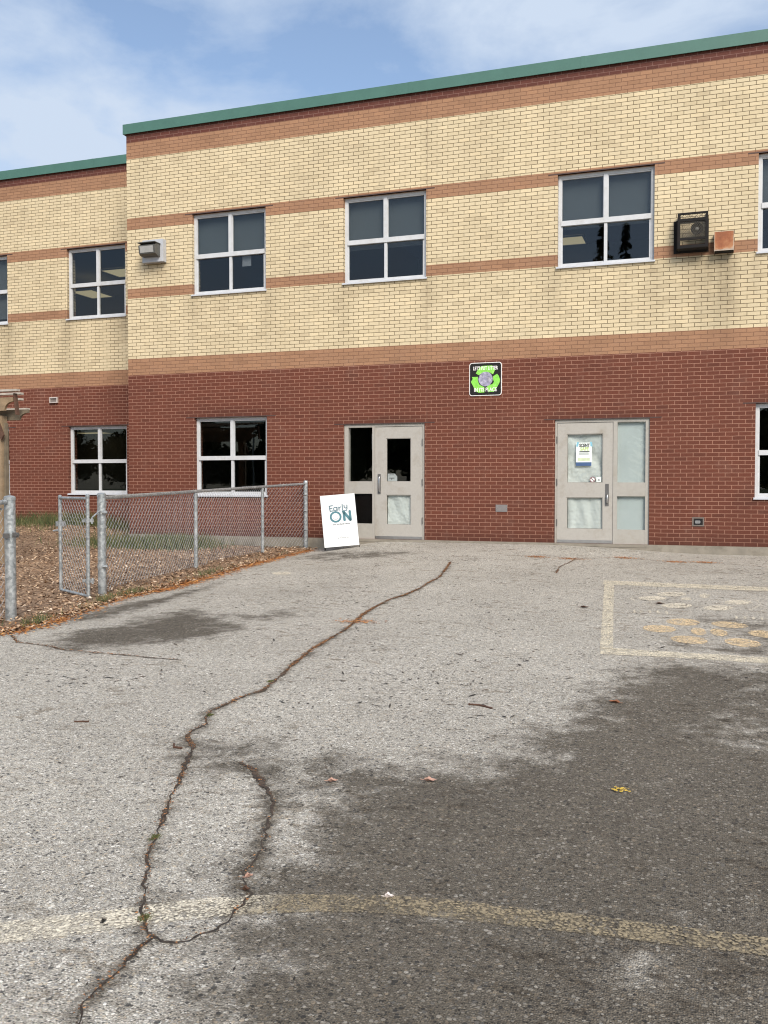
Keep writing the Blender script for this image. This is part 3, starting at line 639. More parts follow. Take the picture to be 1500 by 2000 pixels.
def crack_mat():
    m, t, b = new_mat('crack_soil')
    L = t.links.new
    geo = nd(t, 'ShaderNodeNewGeometry')
    n = nd(t, 'ShaderNodeTexNoise', Scale=30.0, Detail=6.0, Roughness=0.7); L(geo.outputs['Position'], n.inputs['Vector'])
    n2 = nd(t, 'ShaderNodeTexNoise', Scale=1.6, Detail=3.0); L(geo.outputs['Position'], n2.inputs['Vector'])
    r1 = ramp(t, [(0.35, (0.016, 0.013, 0.011)), (0.55, (0.05, 0.036, 0.026)), (0.75, (0.11, 0.085, 0.06))]); L(n.outputs['Fac'], r1.inputs['Fac'])
    r2 = ramp(t, [(0.35, (0.035, 0.026, 0.019)), (0.5, (0.10, 0.062, 0.038)), (0.7, (0.20, 0.13, 0.08))]); L(n.outputs['Fac'], r2.inputs['Fac'])
    sx = nd(t, 'ShaderNodeSeparateXYZ'); L(geo.outputs['Position'], sx.inputs[0])
    ad = nd(t, 'ShaderNodeMath', operation='MULTIPLY_ADD'); ad.inputs[1].default_value = 9.0; L(n2.outputs['Fac'], ad.inputs[0]); L(sx.outputs['Y'], ad.inputs[2])
    mr = nd(t, 'ShaderNodeMapRange'); mr.inputs['From Min'].default_value = -8.4; mr.inputs['From Max'].default_value = -5.0; L(ad.outputs[0], mr.inputs['Value'])
    mx = nd(t, 'ShaderNodeMix', data_type='RGBA'); L(mr.outputs[0], mx.inputs['Factor']); L(r1.outputs['Color'], mx.inputs['A']); L(r2.outputs['Color'], mx.inputs['B'])
    L(mx.outputs['Result'], b.inputs['Base Color']); b.inputs['Roughness'].default_value = 0.95
    bp = nd(t, 'ShaderNodeBump', Strength=0.8, Distance=0.01); L(n.outputs['Fac'], bp.inputs['Height']); L(bp.outputs['Normal'], b.inputs['Normal'])
    return m
M['crackdark'] = crack_mat()

# ------------------------------------------------------------------ ground shape
def ss(a, b, x):
    t = min(1.0, max(0.0, (x - a) / (b - a)))
    return t * t * (3 - 2 * t)

def gz(x, y):
    d = max(0.0, -y)
    z = -.14 - .02 * min(d, 17)
    z -= .1 * ss(6, 3, x)
    z += .1 * ss(4.3, 5.6, x) * (1 - ss(8.6, 11.3, x)) * math.exp(-(d / 2.0) ** 2)
    return z

def polydist(px, py, poly):
    """signed distance (positive inside) of point arrays to a polygon"""
    n = len(poly)
    d = np.full(px.shape, 1e9)
    inside = np.zeros(px.shape, bool)
    for i in range(n):
        x0, y0 = poly[i]; x1, y1 = poly[(i + 1) % n]
        ex, ey = x1 - x0, y1 - y0
        l2 = ex * ex + ey * ey + 1e-12
        t = np.clip(((px - x0) * ex + (py - y0) * ey) / l2, 0, 1)
        d = np.minimum(d, np.hypot(px - x0 - t * ex, py - y0 - t * ey))
        c = ((y0 > py) != (y1 > py)) & (px < (x1 - x0) * (py - y0) / (y1 - y0 + 1e-12) + x0)
        inside ^= c
    return np.where(inside, d, -d)

def axis(parts):
    o = []
    for a, b, n in parts:
        o += list(np.linspace(a, b, n, endpoint=False))
    o.append(parts[-1][1])
    return o

gx = axis([(-140, -20, 12), (-20, 2, 22), (2, 13, 200), (13, 30, 17), (30, 160, 13)])
gy = axis([(-220, -34, 18), (-34, -17, 17), (-17, -14.5, 25), (-14.5, -9, 120), (-9, 0.02, 120), (0.02, 3.0, 4), (3, 60, 6)])
X, Y = np.meshgrid(gx, gy)
st = np.zeros(X.shape)
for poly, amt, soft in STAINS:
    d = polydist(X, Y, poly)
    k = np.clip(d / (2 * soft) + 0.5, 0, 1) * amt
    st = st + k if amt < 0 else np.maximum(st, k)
def linedist(px, py, pts):
    d = np.full(px.shape, 1e9)
    for (x0, y0), (x1, y1) in zip(pts, pts[1:]):
        ex, ey = x1 - x0, y1 - y0
        t = np.clip(((px - x0) * ex + (py - y0) * ey) / (ex * ex + ey * ey + 1e-12), 0, 1)
        d = np.minimum(d, np.hypot(px - x0 - t * ex, py - y0 - t * ey))
    return d
st = np.maximum(st, .95 * np.exp(-(linedist(X, Y, CRACKS['branch'][6:]) / .055) ** 2))
st = np.maximum(st, .62 * np.exp(-(linedist(X, Y, CRACKS['main']) / .065) ** 2))
st = np.maximum(st, .40 * np.exp(-(linedist(X, Y, CRACKS['left']) / .06) ** 2))
verts = [(float(x), float(y), gz(x, y)) for x, y in zip(X.ravel(), Y.ravel())]
nx, ny = len(gx), len(gy)
faces = [(j * nx + i, j * nx + i + 1, (j + 1) * nx + i + 1, (j + 1) * nx + i) for j in range(ny - 1) for i in range(nx - 1)]
me = bpy.data.meshes.new('asphalt_yard')
me.from_pydata(verts, [], faces)
at = me.attributes.new('stain', 'FLOAT', 'POINT')
at.data.foreach_set('value', st.ravel().astype(np.float32))
me.polygons.foreach_set('use_smooth', [True] * len(me.polygons))
me.materials.append(M['asphalt'])
tag(link(bpy.data.objects.new('asphalt_yard', me)), kind='structure')

# playing field beyond the yard, behind the photographer
grassfar = plain('field_grass', (0.06, 0.085, 0.025), 0.95, var=0.3, vscale=3)
mb = MB()
fx = np.linspace(-140, 160, 13); fy = np.linspace(-215, -36, 9)
for i in range(12):
    for j in range(8):
        mb.add([(fx[i], fy[j], -.476), (fx[i + 1], fy[j], -.476), (fx[i + 1], fy[j + 1], -.476), (fx[i], fy[j + 1], -.476)], [(0, 1, 2, 3)])
tag(mb.build('playing_field', grassfar), kind='structure')

# mulch play area
edge = sorted([(y, x) for x, y in MULCH])
def edge_x(y):
    ys = [e[0] for e in edge]; xs = [e[1] for e in edge]
    e = float(np.interp(y, ys, xs))
    if y < ys[0]:
        e += (ys[0] - y) * 0.04
    return e + 0.03 * noise.noise(Vector((0, y * 3.1, 0)))
vs, fs = [], []
rows = [-22, -18, -15, -12.5, -11] + list(np.linspace(-10, 1.43, 90))
nc = 26
for y in rows:
    xe = edge_x(y) if y < 0 else -0.02
    for i in range(nc):
        u = i / (nc - 1)
        x = xe - (1 - u) ** 1.6 * (xe + 22)
        lift = 0.006 + 0.035 * min(1, (xe - x) / 0.25) + 0.02 * noise.noise(Vector((x * 1.3, y * 1.3, 2)))  * min(1, (xe - x) / 0.4)
        rise = 0.30 * ss(-1.2, 1.2, y) * ss(0.5, -2.0, x)
        vs.append((x, y, gz(x, min(y, 0)) + max(0.004, lift) + rise))
for j in range(len(rows) - 1):
    for i in range(nc - 1):
        fs.append((j * nc + i, j * nc + i + 1, (j + 1) * nc + i + 1, (j + 1) * nc + i))
mb = MB(); mb.add(vs, fs)
tag(mb.build('mulch_bed', M['mulch'], smooth=True), kind='structure')

def mulch_z(x, y):
    xe = edge_x(y) if y < 0 else -0.02
    if x > xe: return gz(x, y)
    lift = 0.006 + 0.035 * min(1, (xe - x) / 0.25)
    return gz(x, min(y, 0)) + lift + 0.30 * ss(-1.2, 1.2, y) * ss(0.5, -2.0, x)

# loose wood chips
rng = random.Random(5)
mb = MB()
cnt = 0
while cnt < 26000:
    y = rng.uniform(-10, 1.4)
    xe = edge_x(y) if y < 0 else -0.05
    x = xe - abs(rng.triangular(0, 9, 0.3))
    if rng.random() < 0.12: x = xe + rng.uniform(-.1, .06)
    z = mulch_z(x, y) + rng.uniform(0.006, 0.02)
    l = rng.uniform(0.010, 0.032); w = rng.uniform(0.005, 0.011)
    a = rng.uniform(0, math.tau); ti = rng.uniform(-.5, .5); tj = rng.uniform(-.6, .6)
    ca, sa = math.cos(a), math.sin(a)
    ux, uy, uz = ca * l, sa * l, ti * l
    wx, wy, wz = -sa * w, ca * w, tj * w
    mb.add([(x - ux - wx, y - uy - wy, z - uz - wz), (x + ux - wx * .6, y + uy - wy * .6, z + uz - wz * .6), (x + ux + wx, y + uy + wy, z + uz + wz), (x - ux * .9 + wx, y - uy * .9 + wy, z - uz + wz)], [(0, 1, 2, 3)])
    cnt += 1
chip = island_mat('wood_chip', [(0.0, (0.081, 0.048, 0.028)), (0.35, (0.233, 0.141, 0.082)), (0.7, (0.406, 0.263, 0.16)), (0.92, (0.588, 0.423, 0.276)), (1.0, (0.761, 0.621, 0.475))], 0.9)
tag(mb.build('wood_chips', chip), 'loose brown wood chips covering the fenced play area', 'wood chips', kind='stuff')

# orange needles and small leaves gathered along the mulch edge and in cracks
mb = MB()
def litter(x, y, z, l, w, rng, ti=0.25):
    a = rng.uniform(0, math.tau); t1 = rng.uniform(-ti, ti)
    ca, sa = math.cos(a), math.sin(a)
    mb.add([(x - ca * l, y - sa * l, z - t1 * l), (x - sa * w, y + ca * w, z + .002), (x + ca * l, y + sa * l, z + t1 * l), (x + sa * w, y - ca * w, z - .001)], [(0, 1, 2, 3)])
for k in range(16000):
    y = -9.9 + 9.5 * rng.random()
    dens = 0.4 + 0.6 * abs(noise.noise(Vector((3, y * 1.7, 0)))) * 2
    if -8.3 < y < -7.2: dens *= .45
    if rng.random() > dens: continue
    x = edge_x(y) + rng.gauss(0.035, 0.10) + (0.05 if y > -6.5 else 0)
    litter(x, y, max(gz(x, y), mulch_z(x, y)) + rng.uniform(.004, .018), rng.uniform(.010, .028), rng.uniform(.003, .009), rng)
for cx, cy in ORANGE[:5] + ORANGE[7:]:
    for k in range(260):
        x = cx + rng.gauss(0, .10); y = cy + rng.gauss(0, .06)
        litter(x, y, gz(x, y) + rng.uniform(.004, .010), rng.uniform(.006, .02), rng.uniform(.002, .005), rng, .1)
orng = island_mat('orange_needle', [(0.0, (0.13, 0.05, 0.02)), (0.35, (0.34, 0.125, 0.035)), (0.8, (0.52, 0.21, 0.05)), (1.0, (0.62, 0.34, 0.11))], 0.85)
tag(mb.build('fallen_needles', orng), 'orange fallen needles and bits of leaf drifted along the mulch edge', 'leaf litter', kind='stuff')

# dark twigs, seed husks and crumbs on the asphalt
mb = MB()
for k in range(11000):
    x = rng.uniform(3.5, 12.5); y = -14.3 * rng.random() ** 1.1 - .1
    if x < edge_x(y) + .05: continue
    if rng.random() > .25 + 1.6 * max(0, noise.noise(Vector((x * .7, y * .7, 4)))) + .6 * max(0, noise.noise(Vector((x * 2.7, y * 2.7, 8)))): continue
    big = rng.random() < .10
    l = rng.uniform(.02, .065) if big else rng.uniform(.006, .030)
    w = rng.uniform(.004, .010) if big else rng.uniform(.002, .008)
    if y < -11: l *= .5; w *= .5
    litter(x, y, gz(x, y) + .005, l, w, rng, .05)
dark = island_mat('dark_crumb', [(0.0, (0.018, 0.016, 0.014)), (0.5, (0.07, 0.058, 0.046)), (1.0, (0.15, 0.115, 0.085))], 0.9)
tag(mb.build('twigs_and_crumbs', dark), 'dark twigs, husks and crumbs scattered over the asphalt', 'litter', kind='stuff')

# grass and weeds
mb = MB()
def blade(x, y, z, h, lean, w):
    a = rng.uniform(0, math.tau)
    dx, dy = math.cos(a) * lean * h, math.sin(a) * lean * h
    b = rng.uniform(0, math.tau); bx, by = math.cos(b) * w, math.sin(b) * w
    mb.add([(x - bx, y - by, z), (x + bx, y + by, z), (x + dx * .5 + bx * .6, y + dy * .5 + by * .6, z + h * .6), (x + dx, y + dy, z + h), (x + dx * .5 - bx * .6, y + dy * .5 - by * .6, z + h * .6)], [(0, 1, 2, 3, 4)])
def patch(n, cx, cy, sx, sy, h0, h1):
    for k in range(n):
        x = rng.gauss(cx, sx); y = min(rng.gauss(cy, sy), 1.40 if x < -0.05 else -0.05)
        blade(x, y, mulch_z(x, y), rng.uniform(h0, h1), rng.uniform(.1, .8), rng.uniform(.003, .007))
patch(2200, -2.3, 1.25, .8, .15, .08, .36)
patch(900, -3.5, 0.9, .8, .35, .05, .25)
patch(2200, 0.2, -0.45, 0.6, .35, .06, .22)
patch(3400, 1.35, -0.55, .42, .32, .08, .30)
patch(500, -0.1, 0.7, .3, .4, .05, .2)
for k in range(900):
    y = rng.choice([rng.gauss(-4.4, .35), rng.gauss(-6.6, .15), rng.gauss(-8.8, .15), rng.gauss(-7.2, .15), rng.uniform(-9, -1)])
    x = edge_x(y) - abs(rng.gauss(0.05, .08))
    blade(x, y, mulch_z(x, y), rng.uniform(.02, .09), rng.uniform(.3, .9), rng.uniform(.002, .005))
gr = island_mat('grass_blade', [(0.0, (0.035, 0.055, 0.018)), (0.5, (0.075, 0.10, 0.03)), (0.8, (0.14, 0.135, 0.05)), (1.0, (0.25, 0.20, 0.10))], 0.8)
tag(mb.build('grass', gr), 'patchy green and dry grass at the foot of the brick wall and fence', 'grass', kind='stuff')

# moss in the crack
mb = MB()
for mx, my in MOSS:
    for k in range(260):
        x = mx + rng.gauss(0, .009); y = my + rng.gauss(0, .014)
        z = gz(x, y) + .004
        blade(x, y, z, rng.uniform(.003, .009), rng.uniform(.4, 1.3), .0013)
ms = island_mat('moss_blade', [(0.0, (0.035, 0.05, 0.012)), (0.6, (0.09, 0.11, 0.03)), (1.0, (0.20, 0.17, 0.06))], 0.9)
tag(mb.build('moss', ms), 'small green moss tufts growing in the long asphalt crack', 'moss', kind='stuff')

# ------------------------------------------------------------------ cracks
def resample(pts, step):
    o = [pts[0]]
    for (x0, y0), (x1, y1) in zip(pts, pts[1:]):
        L_ = math.hypot(x1 - x0, y1 - y0); n = max(1, int(L_ / step))
        for k in range(1, n + 1):
            o.append((x0 + (x1 - x0) * k / n, y0 + (y1 - y0) * k / n))
    return o
def ribbon(mb, pts, wfun, dz, jit=.006, step=.02):
    p = resample(pts, step)
    vs = []
    for i, (x, y) in enumerate(p):
        a = p[max(i - 2, 0)]; b = p[min(i + 2, len(p) - 1)]
        tx, ty = b[0] - a[0], b[1] - a[1]; l = math.hypot(tx, ty) + 1e-9
        nx_, ny_ = -ty / l, tx / l
        j = jit * noise.noise(Vector((x * 23, y * 23, 1.3))) * 2.0
        lowf = .22 + 1.9 * abs(noise.noise(Vector((x * 4.1, y * 4.1, 2))))
        w1 = wfun(i / len(p)) * lowf * (0.55 + 0.9 * abs(noise.noise(Vector((x * 31, y * 31, 5)))) * 1.6)
        w2 = wfun(i / len(p)) * lowf * (0.55 + 0.9 * abs(noise.noise(Vector((x * 29, y * 29, 9)))) * 1.6)
        for s, w in ((1, w1), (-1, w2)):
            xx, yy = x + nx_ * (j + s * w), y + ny_ * (j + s * w)
            vs.append((xx, yy, gz(xx, yy) + dz))
    mb.add(vs, [(2 * i, 2 * i + 1, 2 * i + 3, 2 * i + 2) for i in range(len(p) - 1)])
mb = MB()
ribbon(mb, CRACKS['main'], lambda t: 0.016 + 0.010 * math.sin(math.pi * t) - .007 * t, .0058)
tag(mb.build('pavement_crack', M['crackdark']), kind='structure')
mb = MB()
ribbon(mb, CRACKS['branch'], lambda t: 0.010 + .018 * ss(.5, .8, t) * (1 - t * .2), .0054, step=.012, jit=.008)
ribbon(mb, CRACKS['left'], lambda t: 0.010, .005)
ribbon(mb, CRACKS['wall'], lambda t: 0.014, .005)
ribbon(mb, CRACKS['mid'], lambda t: 0.004, .005)
ribbon(mb, CRACKS['wall2'], lambda t: 0.006, .0056)
tag(mb.build('pavement_crack', M['crackdark']), kind='structure')
# debris filling the crack: grit and needles
mb = MB()
for key, n in (('main', 6500), ('left', 500), ('wall', 320), ('wall2', 500), ('branch', 300)):
    p = resample(CRACKS[key], .01)
    for k in range(n):
        x, y = p[rng.randrange(len(p))]
        orange = noise.noise(Vector((x * 2.2, y * 2.2, 7)))
        if rng.random() > .5 + orange: continue
        x += rng.gauss(0, .010); y += rng.gauss(0, .010)
        f = 0.5 if y < -11 else 1.0
        litter(x, y, gz(x, y) + rng.uniform(.0065, .011), rng.uniform(.004, .015) * f, rng.uniform(.002, .005) * f, rng, .1)
cm = island_mat('crack_litter', [(0.0, (0.04, 0.026, 0.016)), (0.45, (0.15, 0.075, 0.035)), (0.8, (0.31, 0.135, 0.05)), (1.0, (0.46, 0.24, 0.11))], 0.9)
tag(mb.build('crack_litter', cm), 'brown and orange needles and grit lodged along the long asphalt crack', 'leaf litter', kind='stuff')

# ------------------------------------------------------------------ painted yard markings
P_CREAM = paint_mat('cream_road_paint', (0.82, 0.73, 0.55), 0.82)
P_ARC = paint_mat('yellowed_road_paint', (0.74, 0.67, 0.53), 0.83, dark=(9.70, 9.90, (0.43, 0.385, 0.31)))
P_PALE = paint_mat('pale_road_paint', (0.88, 0.79, 0.62), 0.82)
P_YEL = paint_mat('yellow_road_paint', (0.84, 0.63, 0.37), 0.84)
P_FAINT = paint_mat('faint_road_paint', (0.88, 0.80, 0.65), 0.84)
def sheet(mb, poly, dz=.004):
    # triangulated fan over the ground, subdivided with the ground slope
    c = (sum(p[0] for p in poly) / len(poly), sum(p[1] for p in poly) / len(poly))
    vs = [(x, y, gz(x, y) + dz) for x, y in poly] + [(c[0], c[1], gz(*c) + dz)]
    n = len(poly)
    mb.add(vs, [(i, (i + 1) % n, n) for i in range(n)])
def strip(mb, A, B, dz=.004, step=.12):
    vs = []
    m = 0
    for (a0, a1), (b0, b1) in zip(zip(A, A[1:]), zip(B, B[1:])):
        n = max(1, int(math.hypot(a1[0] - a0[0], a1[1] - a0[1]) / step))
        for k in range(n):
            t = k / n
            for q0, q1 in ((a0, a1), (b0, b1)):
                x = q0[0] + (q1[0] - q0[0]) * t; y = q0[1] + (q1[1] - q0[1]) * t
                x += .006 * noise.noise(Vector((x * 40, y * 40, 0))); y += .006 * noise.noise(Vector((x * 40, y * 40, 4)))
                vs.append((x, y, gz(x, y) + dz))
    for q in (A[-1], B[-1]):
        vs.append((q[0], q[1], gz(*q) + dz))
    n = len(vs) // 2
    mb.add(vs, [(2 * i, 2 * i + 1, 2 * i + 3, 2 * i + 2) for i in range(n - 1)])
mb = MB(); strip(mb, ARC_T, ARC_B); tag(mb.build('painted_court_line', P_ARC), kind='structure')
mb = MB()
for q in RECT:
    if len(q) == 4 and abs(q[0][1] - q[3][1]) > 2:
        strip(mb, [q[0], q[3]], [q[1], q[2]])
    elif len(q) == 4:
        strip(mb, [q[0], q[1]], [q[3], q[2]])
    else:
        strip(mb, q[:4], q[:3:-1] + [])  if len(q[:4]) == len(q[4:]) else sheet(mb, q)
tag(mb.build('painted_box_outline', P_CREAM), kind='structure')
mb = MB()
for q in DOTS_PALE: sheet(mb, q)
tag(mb.build('painted_game_spots', P_PALE), kind='structure')
mb = MB()
for q in DOTS_YEL: sheet(mb, q)
tag(mb.build('painted_game_spots', P_YEL), kind='structure')
mb = MB()
for q in ARCS: ribbon(mb, q, lambda t: .011, .0038, jit=.002, step=.05)
tag(mb.build('painted_game_outline', P_FAINT), kind='structure')
mb = MB(); sheet(mb, WHITEPATCH); tag(mb.build('pale_paint_spill', P_PALE), kind='structure')

# ------------------------------------------------------------------ school building
school = thing('school_building', 'two storey school of banded red, orange and cream brick with green roof edge', 'school building', (0, 0, 0))
SET = 1.45                                   # the left wing stands back this far
TOP = 8.05
WIN_U = [(1.5, 3.1), (4.7, 6.3), (8.65, 10.25), (11.85, 13.45), (15.1, 16.7)]
UP = (4.7333, 6.3133)
LOW = (0.79, 2.32)
D1 = (4.70, 6.275, -0.03, 2.125)
D2 = (8.625, 10.205, -0.03, 2.125)
main_open = [(a, b, *UP) for a, b in WIN_U] + [(1.53, 3.11, *LOW), (11.85, 13.45, *LOW), D1, D2]
wing_u = [(-2.60, -1.05), (-5.82, -4.26), (-9.05, -7.47)]
wing_open = [(a, b, *UP) for a, b in wing_u] + [(a, b, *LOW) for a, b in wing_u]

def wall_skin(x0, x1, z0, z1, y, openings, thick=.30, stains=()):
    xs = sorted(set([round(v, 4) for v in list(np.arange(x0, x1, .2)) + [x1] + [o[0] for o in openings] + [o[1] for o in openings]]))
    zs = sorted(set([round(v, 4) for v in list(np.arange(z0, z1, .2)) + [z1] + [o[2] for o in openings] + [o[3] for o in openings] if z0 <= v <= z1]))
    mb = MB(); idx = {}
    vs, fs = [], []
    def vid(i, j):
        if (i, j) not in idx:
            idx[(i, j)] = len(vs); vs.append((xs[i], y, zs[j]))
        return idx[(i, j)]
    for i in range(len(xs) - 1):
        for j in range(len(zs) - 1):
            cx, cz = (xs[i] + xs[i + 1]) / 2, (zs[j] + zs[j + 1]) / 2
            if any(o[0] < cx < o[1] and o[2] < cz < o[3] for o in openings): continue
            fs.append((vid(i, j), vid(i + 1, j), vid(i + 1, j + 1), vid(i, j + 1)))
    mb.add(vs, fs)
    for a, b, c, d in openings:          # reveals
        c2 = max(c, z0)
        mb.add([(a, y, c2), (a, y + thick, c2), (a, y + thick, d), (a, y, d)], [(0, 1, 2, 3)])
        mb.add([(b, y, c2), (b, y + thick, c2), (b, y + thick, d), (b, y, d)], [(3, 2, 1, 0)])
        mb.add([(a, y, d), (b, y, d), (b, y + thick, d), (a, y + thick, d)], [(0, 1, 2, 3)])
        mb.add([(a, y, c2), (b, y, c2), (b, y + thick, c2), (a, y + thick, c2)], [(3, 2, 1, 0)])
    # inner face
    b0 = len(mb.f)
    mb.mi = 1
    mb.add([(px, y + thick, pz) for px, _, pz in vs], [tuple(reversed(f)) for f in fs])
    return mb

def set_stain(o, y, spots):
    me = o.data
    co = np.zeros(len(me.vertices) * 3, np.float32); me.vertices.foreach_get('co', co); co = co.reshape(-1, 3)
    val = np.zeros(len(co))
    for (x, ztop, w, ln, amt) in spots:
        dx = np.abs(co[:, 0] - x); dz = ztop - co[:, 2]
        k = np.exp(-(dx / w) ** 2) * np.where((dz > -.05) & (dz < ln), (1 - np.clip(dz / ln, 0, 1)) ** .7, 0) * amt
        val = np.maximum(val, k)
    val = np.maximum(val, .55 * np.exp(-np.maximum(co[:, 2], 0) / .16))
    a = me.attributes.new('stain', 'FLOAT', 'POINT'); a.data.foreach_set('value', val.astype(np.float32))

def flat_build(mb, name, mats, parent):
    me = bpy.data.meshes.new(name)
    me.from_pydata(mb.v, [], mb.f)
    for m in mats: me.materials.append(m)
    me.polygons.foreach_set('material_index', mb.m)
    return link(bpy.data.objects.new(name, me), parent)

w_main = flat_build(wall_skin(0, 24, 0.0, TOP, 0, main_open), 'brick_wall', [M['brick'], M['plaster']], school)
spots = []
for a, b in WIN_U:
    spots += [(a + .0, 4.72, .14, 1.0, .32), (b + .02, 4.72, .15, 1.2, .36), ((a + b) / 2, 4.72, .8, .22, .25)]
spots += [(11.08, 4.78, .12, 1.4, .9), (11.33, 4.74, .2, 1.6, .9), (11.5, 4.74, .06, 2.2, .7), (10.85, 4.8, .25, .8, .5), (.7, 5.42, .22, .35, .5),  # last spot on this line: brick darker just below the wall light
          (11.7, .79, .3, .25, .4), (3.0, .79, .3, .3, .3), (6.6, .25, .4, .25, .3), (6.32, 7.4, .10, 2.0, .2)]
for a, b in ((1.53, 3.11), (4.7, 6.27), (8.63, 10.2), (11.85, 13.45)):
    zt = 2.36 if a in (1.53, 11.85) else 2.17
    spots += [((a + b) / 2, zt + .03, .9, .10, .5)]
set_stain(w_main, 0, spots)
w_wing = flat_build(wall_skin(-14, -0.0, 0.0, TOP, SET, wing_open), 'brick_wall', [M['brick'], M['plaster']], school)
set_stain(w_wing, SET, [(-2.6, 4.72, .2, 1.4, .6), (-1.06, 4.72, .3, .6, .5), (-4.26, 4.72, .2, 1.2, .6)])
# return, ends, rear (closed shell)
mb = MB()
def quad(mb, a, b, c, d): mb.add([a, b, c, d], [(0, 1, 2, 3)])
quad(mb, (0, 0, 0), (0, 0, TOP), (0, SET, TOP), (0, SET, 0))
quad(mb, (24, 0, 0), (24, 12, 0), (24, 12, TOP), (24, 0, TOP))
quad(mb, (-14, SET, 0), (-14, SET, TOP), (-14, 12, TOP), (-14, 12, 0))
quad(mb, (-14, 12, 0), (-14, 12, TOP), (24, 12, TOP), (24, 12, 0))
o = flat_build(mb, 'brick_wall', [M['brick']], school)
# roof deck, storey slab, ground floor, inner partitions and rear corridor wall
mb = MB()
mb.box(0.02, 23.98, .31, 11.98, 7.5, 7.8); mb.box(-13.98, 0.01, SET + .31, 11.98, 7.5, 7.8)
mb.build('roof', M['floorm'], school)
mb = MB(); mb.box(.31, 23.7, .302, 7.0, 2.95, 3.75); mb.box(-13.7, .29, SET + .302, 7.0, 2.95, 3.75)
mb.build('storey_slab', M['ceiling'], school)
mb = MB(); mb.box(.31, 23.7, .302, 7.0, 6.85, 7.1); mb.box(-13.7, .29, SET + .302, 7.0, 6.85, 7.1)
mb.build('ceiling', M['ceiling'], school)
mb = MB(); mb.box(.31, 23.7, .302, 7.0, -.25, -.05); mb.box(-13.7, .29, SET + .302, 7.0, -.25, -.05)
mb.build('ground_floor', M['floorm'], school)
mb = MB()
mb.box(-13.7, 23.7, 7.02, 7.15, -.2, 7.2)
for px in (-9.9, .15, 3.9, 7.4, 11.05, 14.3):
    mb.box(px - .08, px + .08, (.304 if px > 0.2 else SET + .304), 7.01, -.04, 2.94)
    mb.box(px - .08, px + .08, (.304 if px > 0.2 else SET + .304), 7.01, 3.76, 6.84)
mb.build('inner_wall', M['plaster'], school)
# foundation
mb = MB()
mb.box(-.012, 24.01, -.012, .28, -.7, -.002)
mb.box(-14.01, -.014, SET - .012, SET + .28, -.7, -.002)
mb.build('foundation', M['concrete'], school)
# green roof edge with a drip and joints
mb = MB()
for (x0, x1, y) in ((-.035, 24, 0), (-14, -.04, SET)):
    mb.box(x0, x1, y - .035, y + .32, TOP + .004, 8.225)
    mb.box(x0, x1, y - .05, y - .035, TOP - .012, 8.232)
    seg = 3.05
    k = x0 + 3.0
    while k < x1:
        mb.box(k - .03, k + .03, y - .053, y - .05, TOP - .012, 8.234)
        k += seg
mb.box(-.05, -.035, -.05, SET + .3, TOP - .012, 8.232)
mb.box(-.035, .28, .32, SET + .3, TOP + .004, 8.225)
mb.build('roof_edge_trim', M['green'], school)
# lintels
def lintel(x0, x1, y, z):
    mb = MB(); mb.box(x0, x1, y - .004, y + .05, z, z + .016); mb.build('steel_lintel', M['lintel'], school)
for a, b in ((1.53, 3.11), (4.7, 6.275), (8.625, 10.205), (11.85, 13.45)):
    lintel(a - .19, b + .19, 0, 2.32 if a in (1.53, 11.85) else 2.125)
for a, b in WIN_U: lintel(a - .16, b + .16, 0, 6.3133)
for a, b in wing_u:
    lintel(a - .16, b + .16, SET, 6.3133)
    lintel(a - .19, b + (.19 if b < -2 else .1), SET, 2.32)

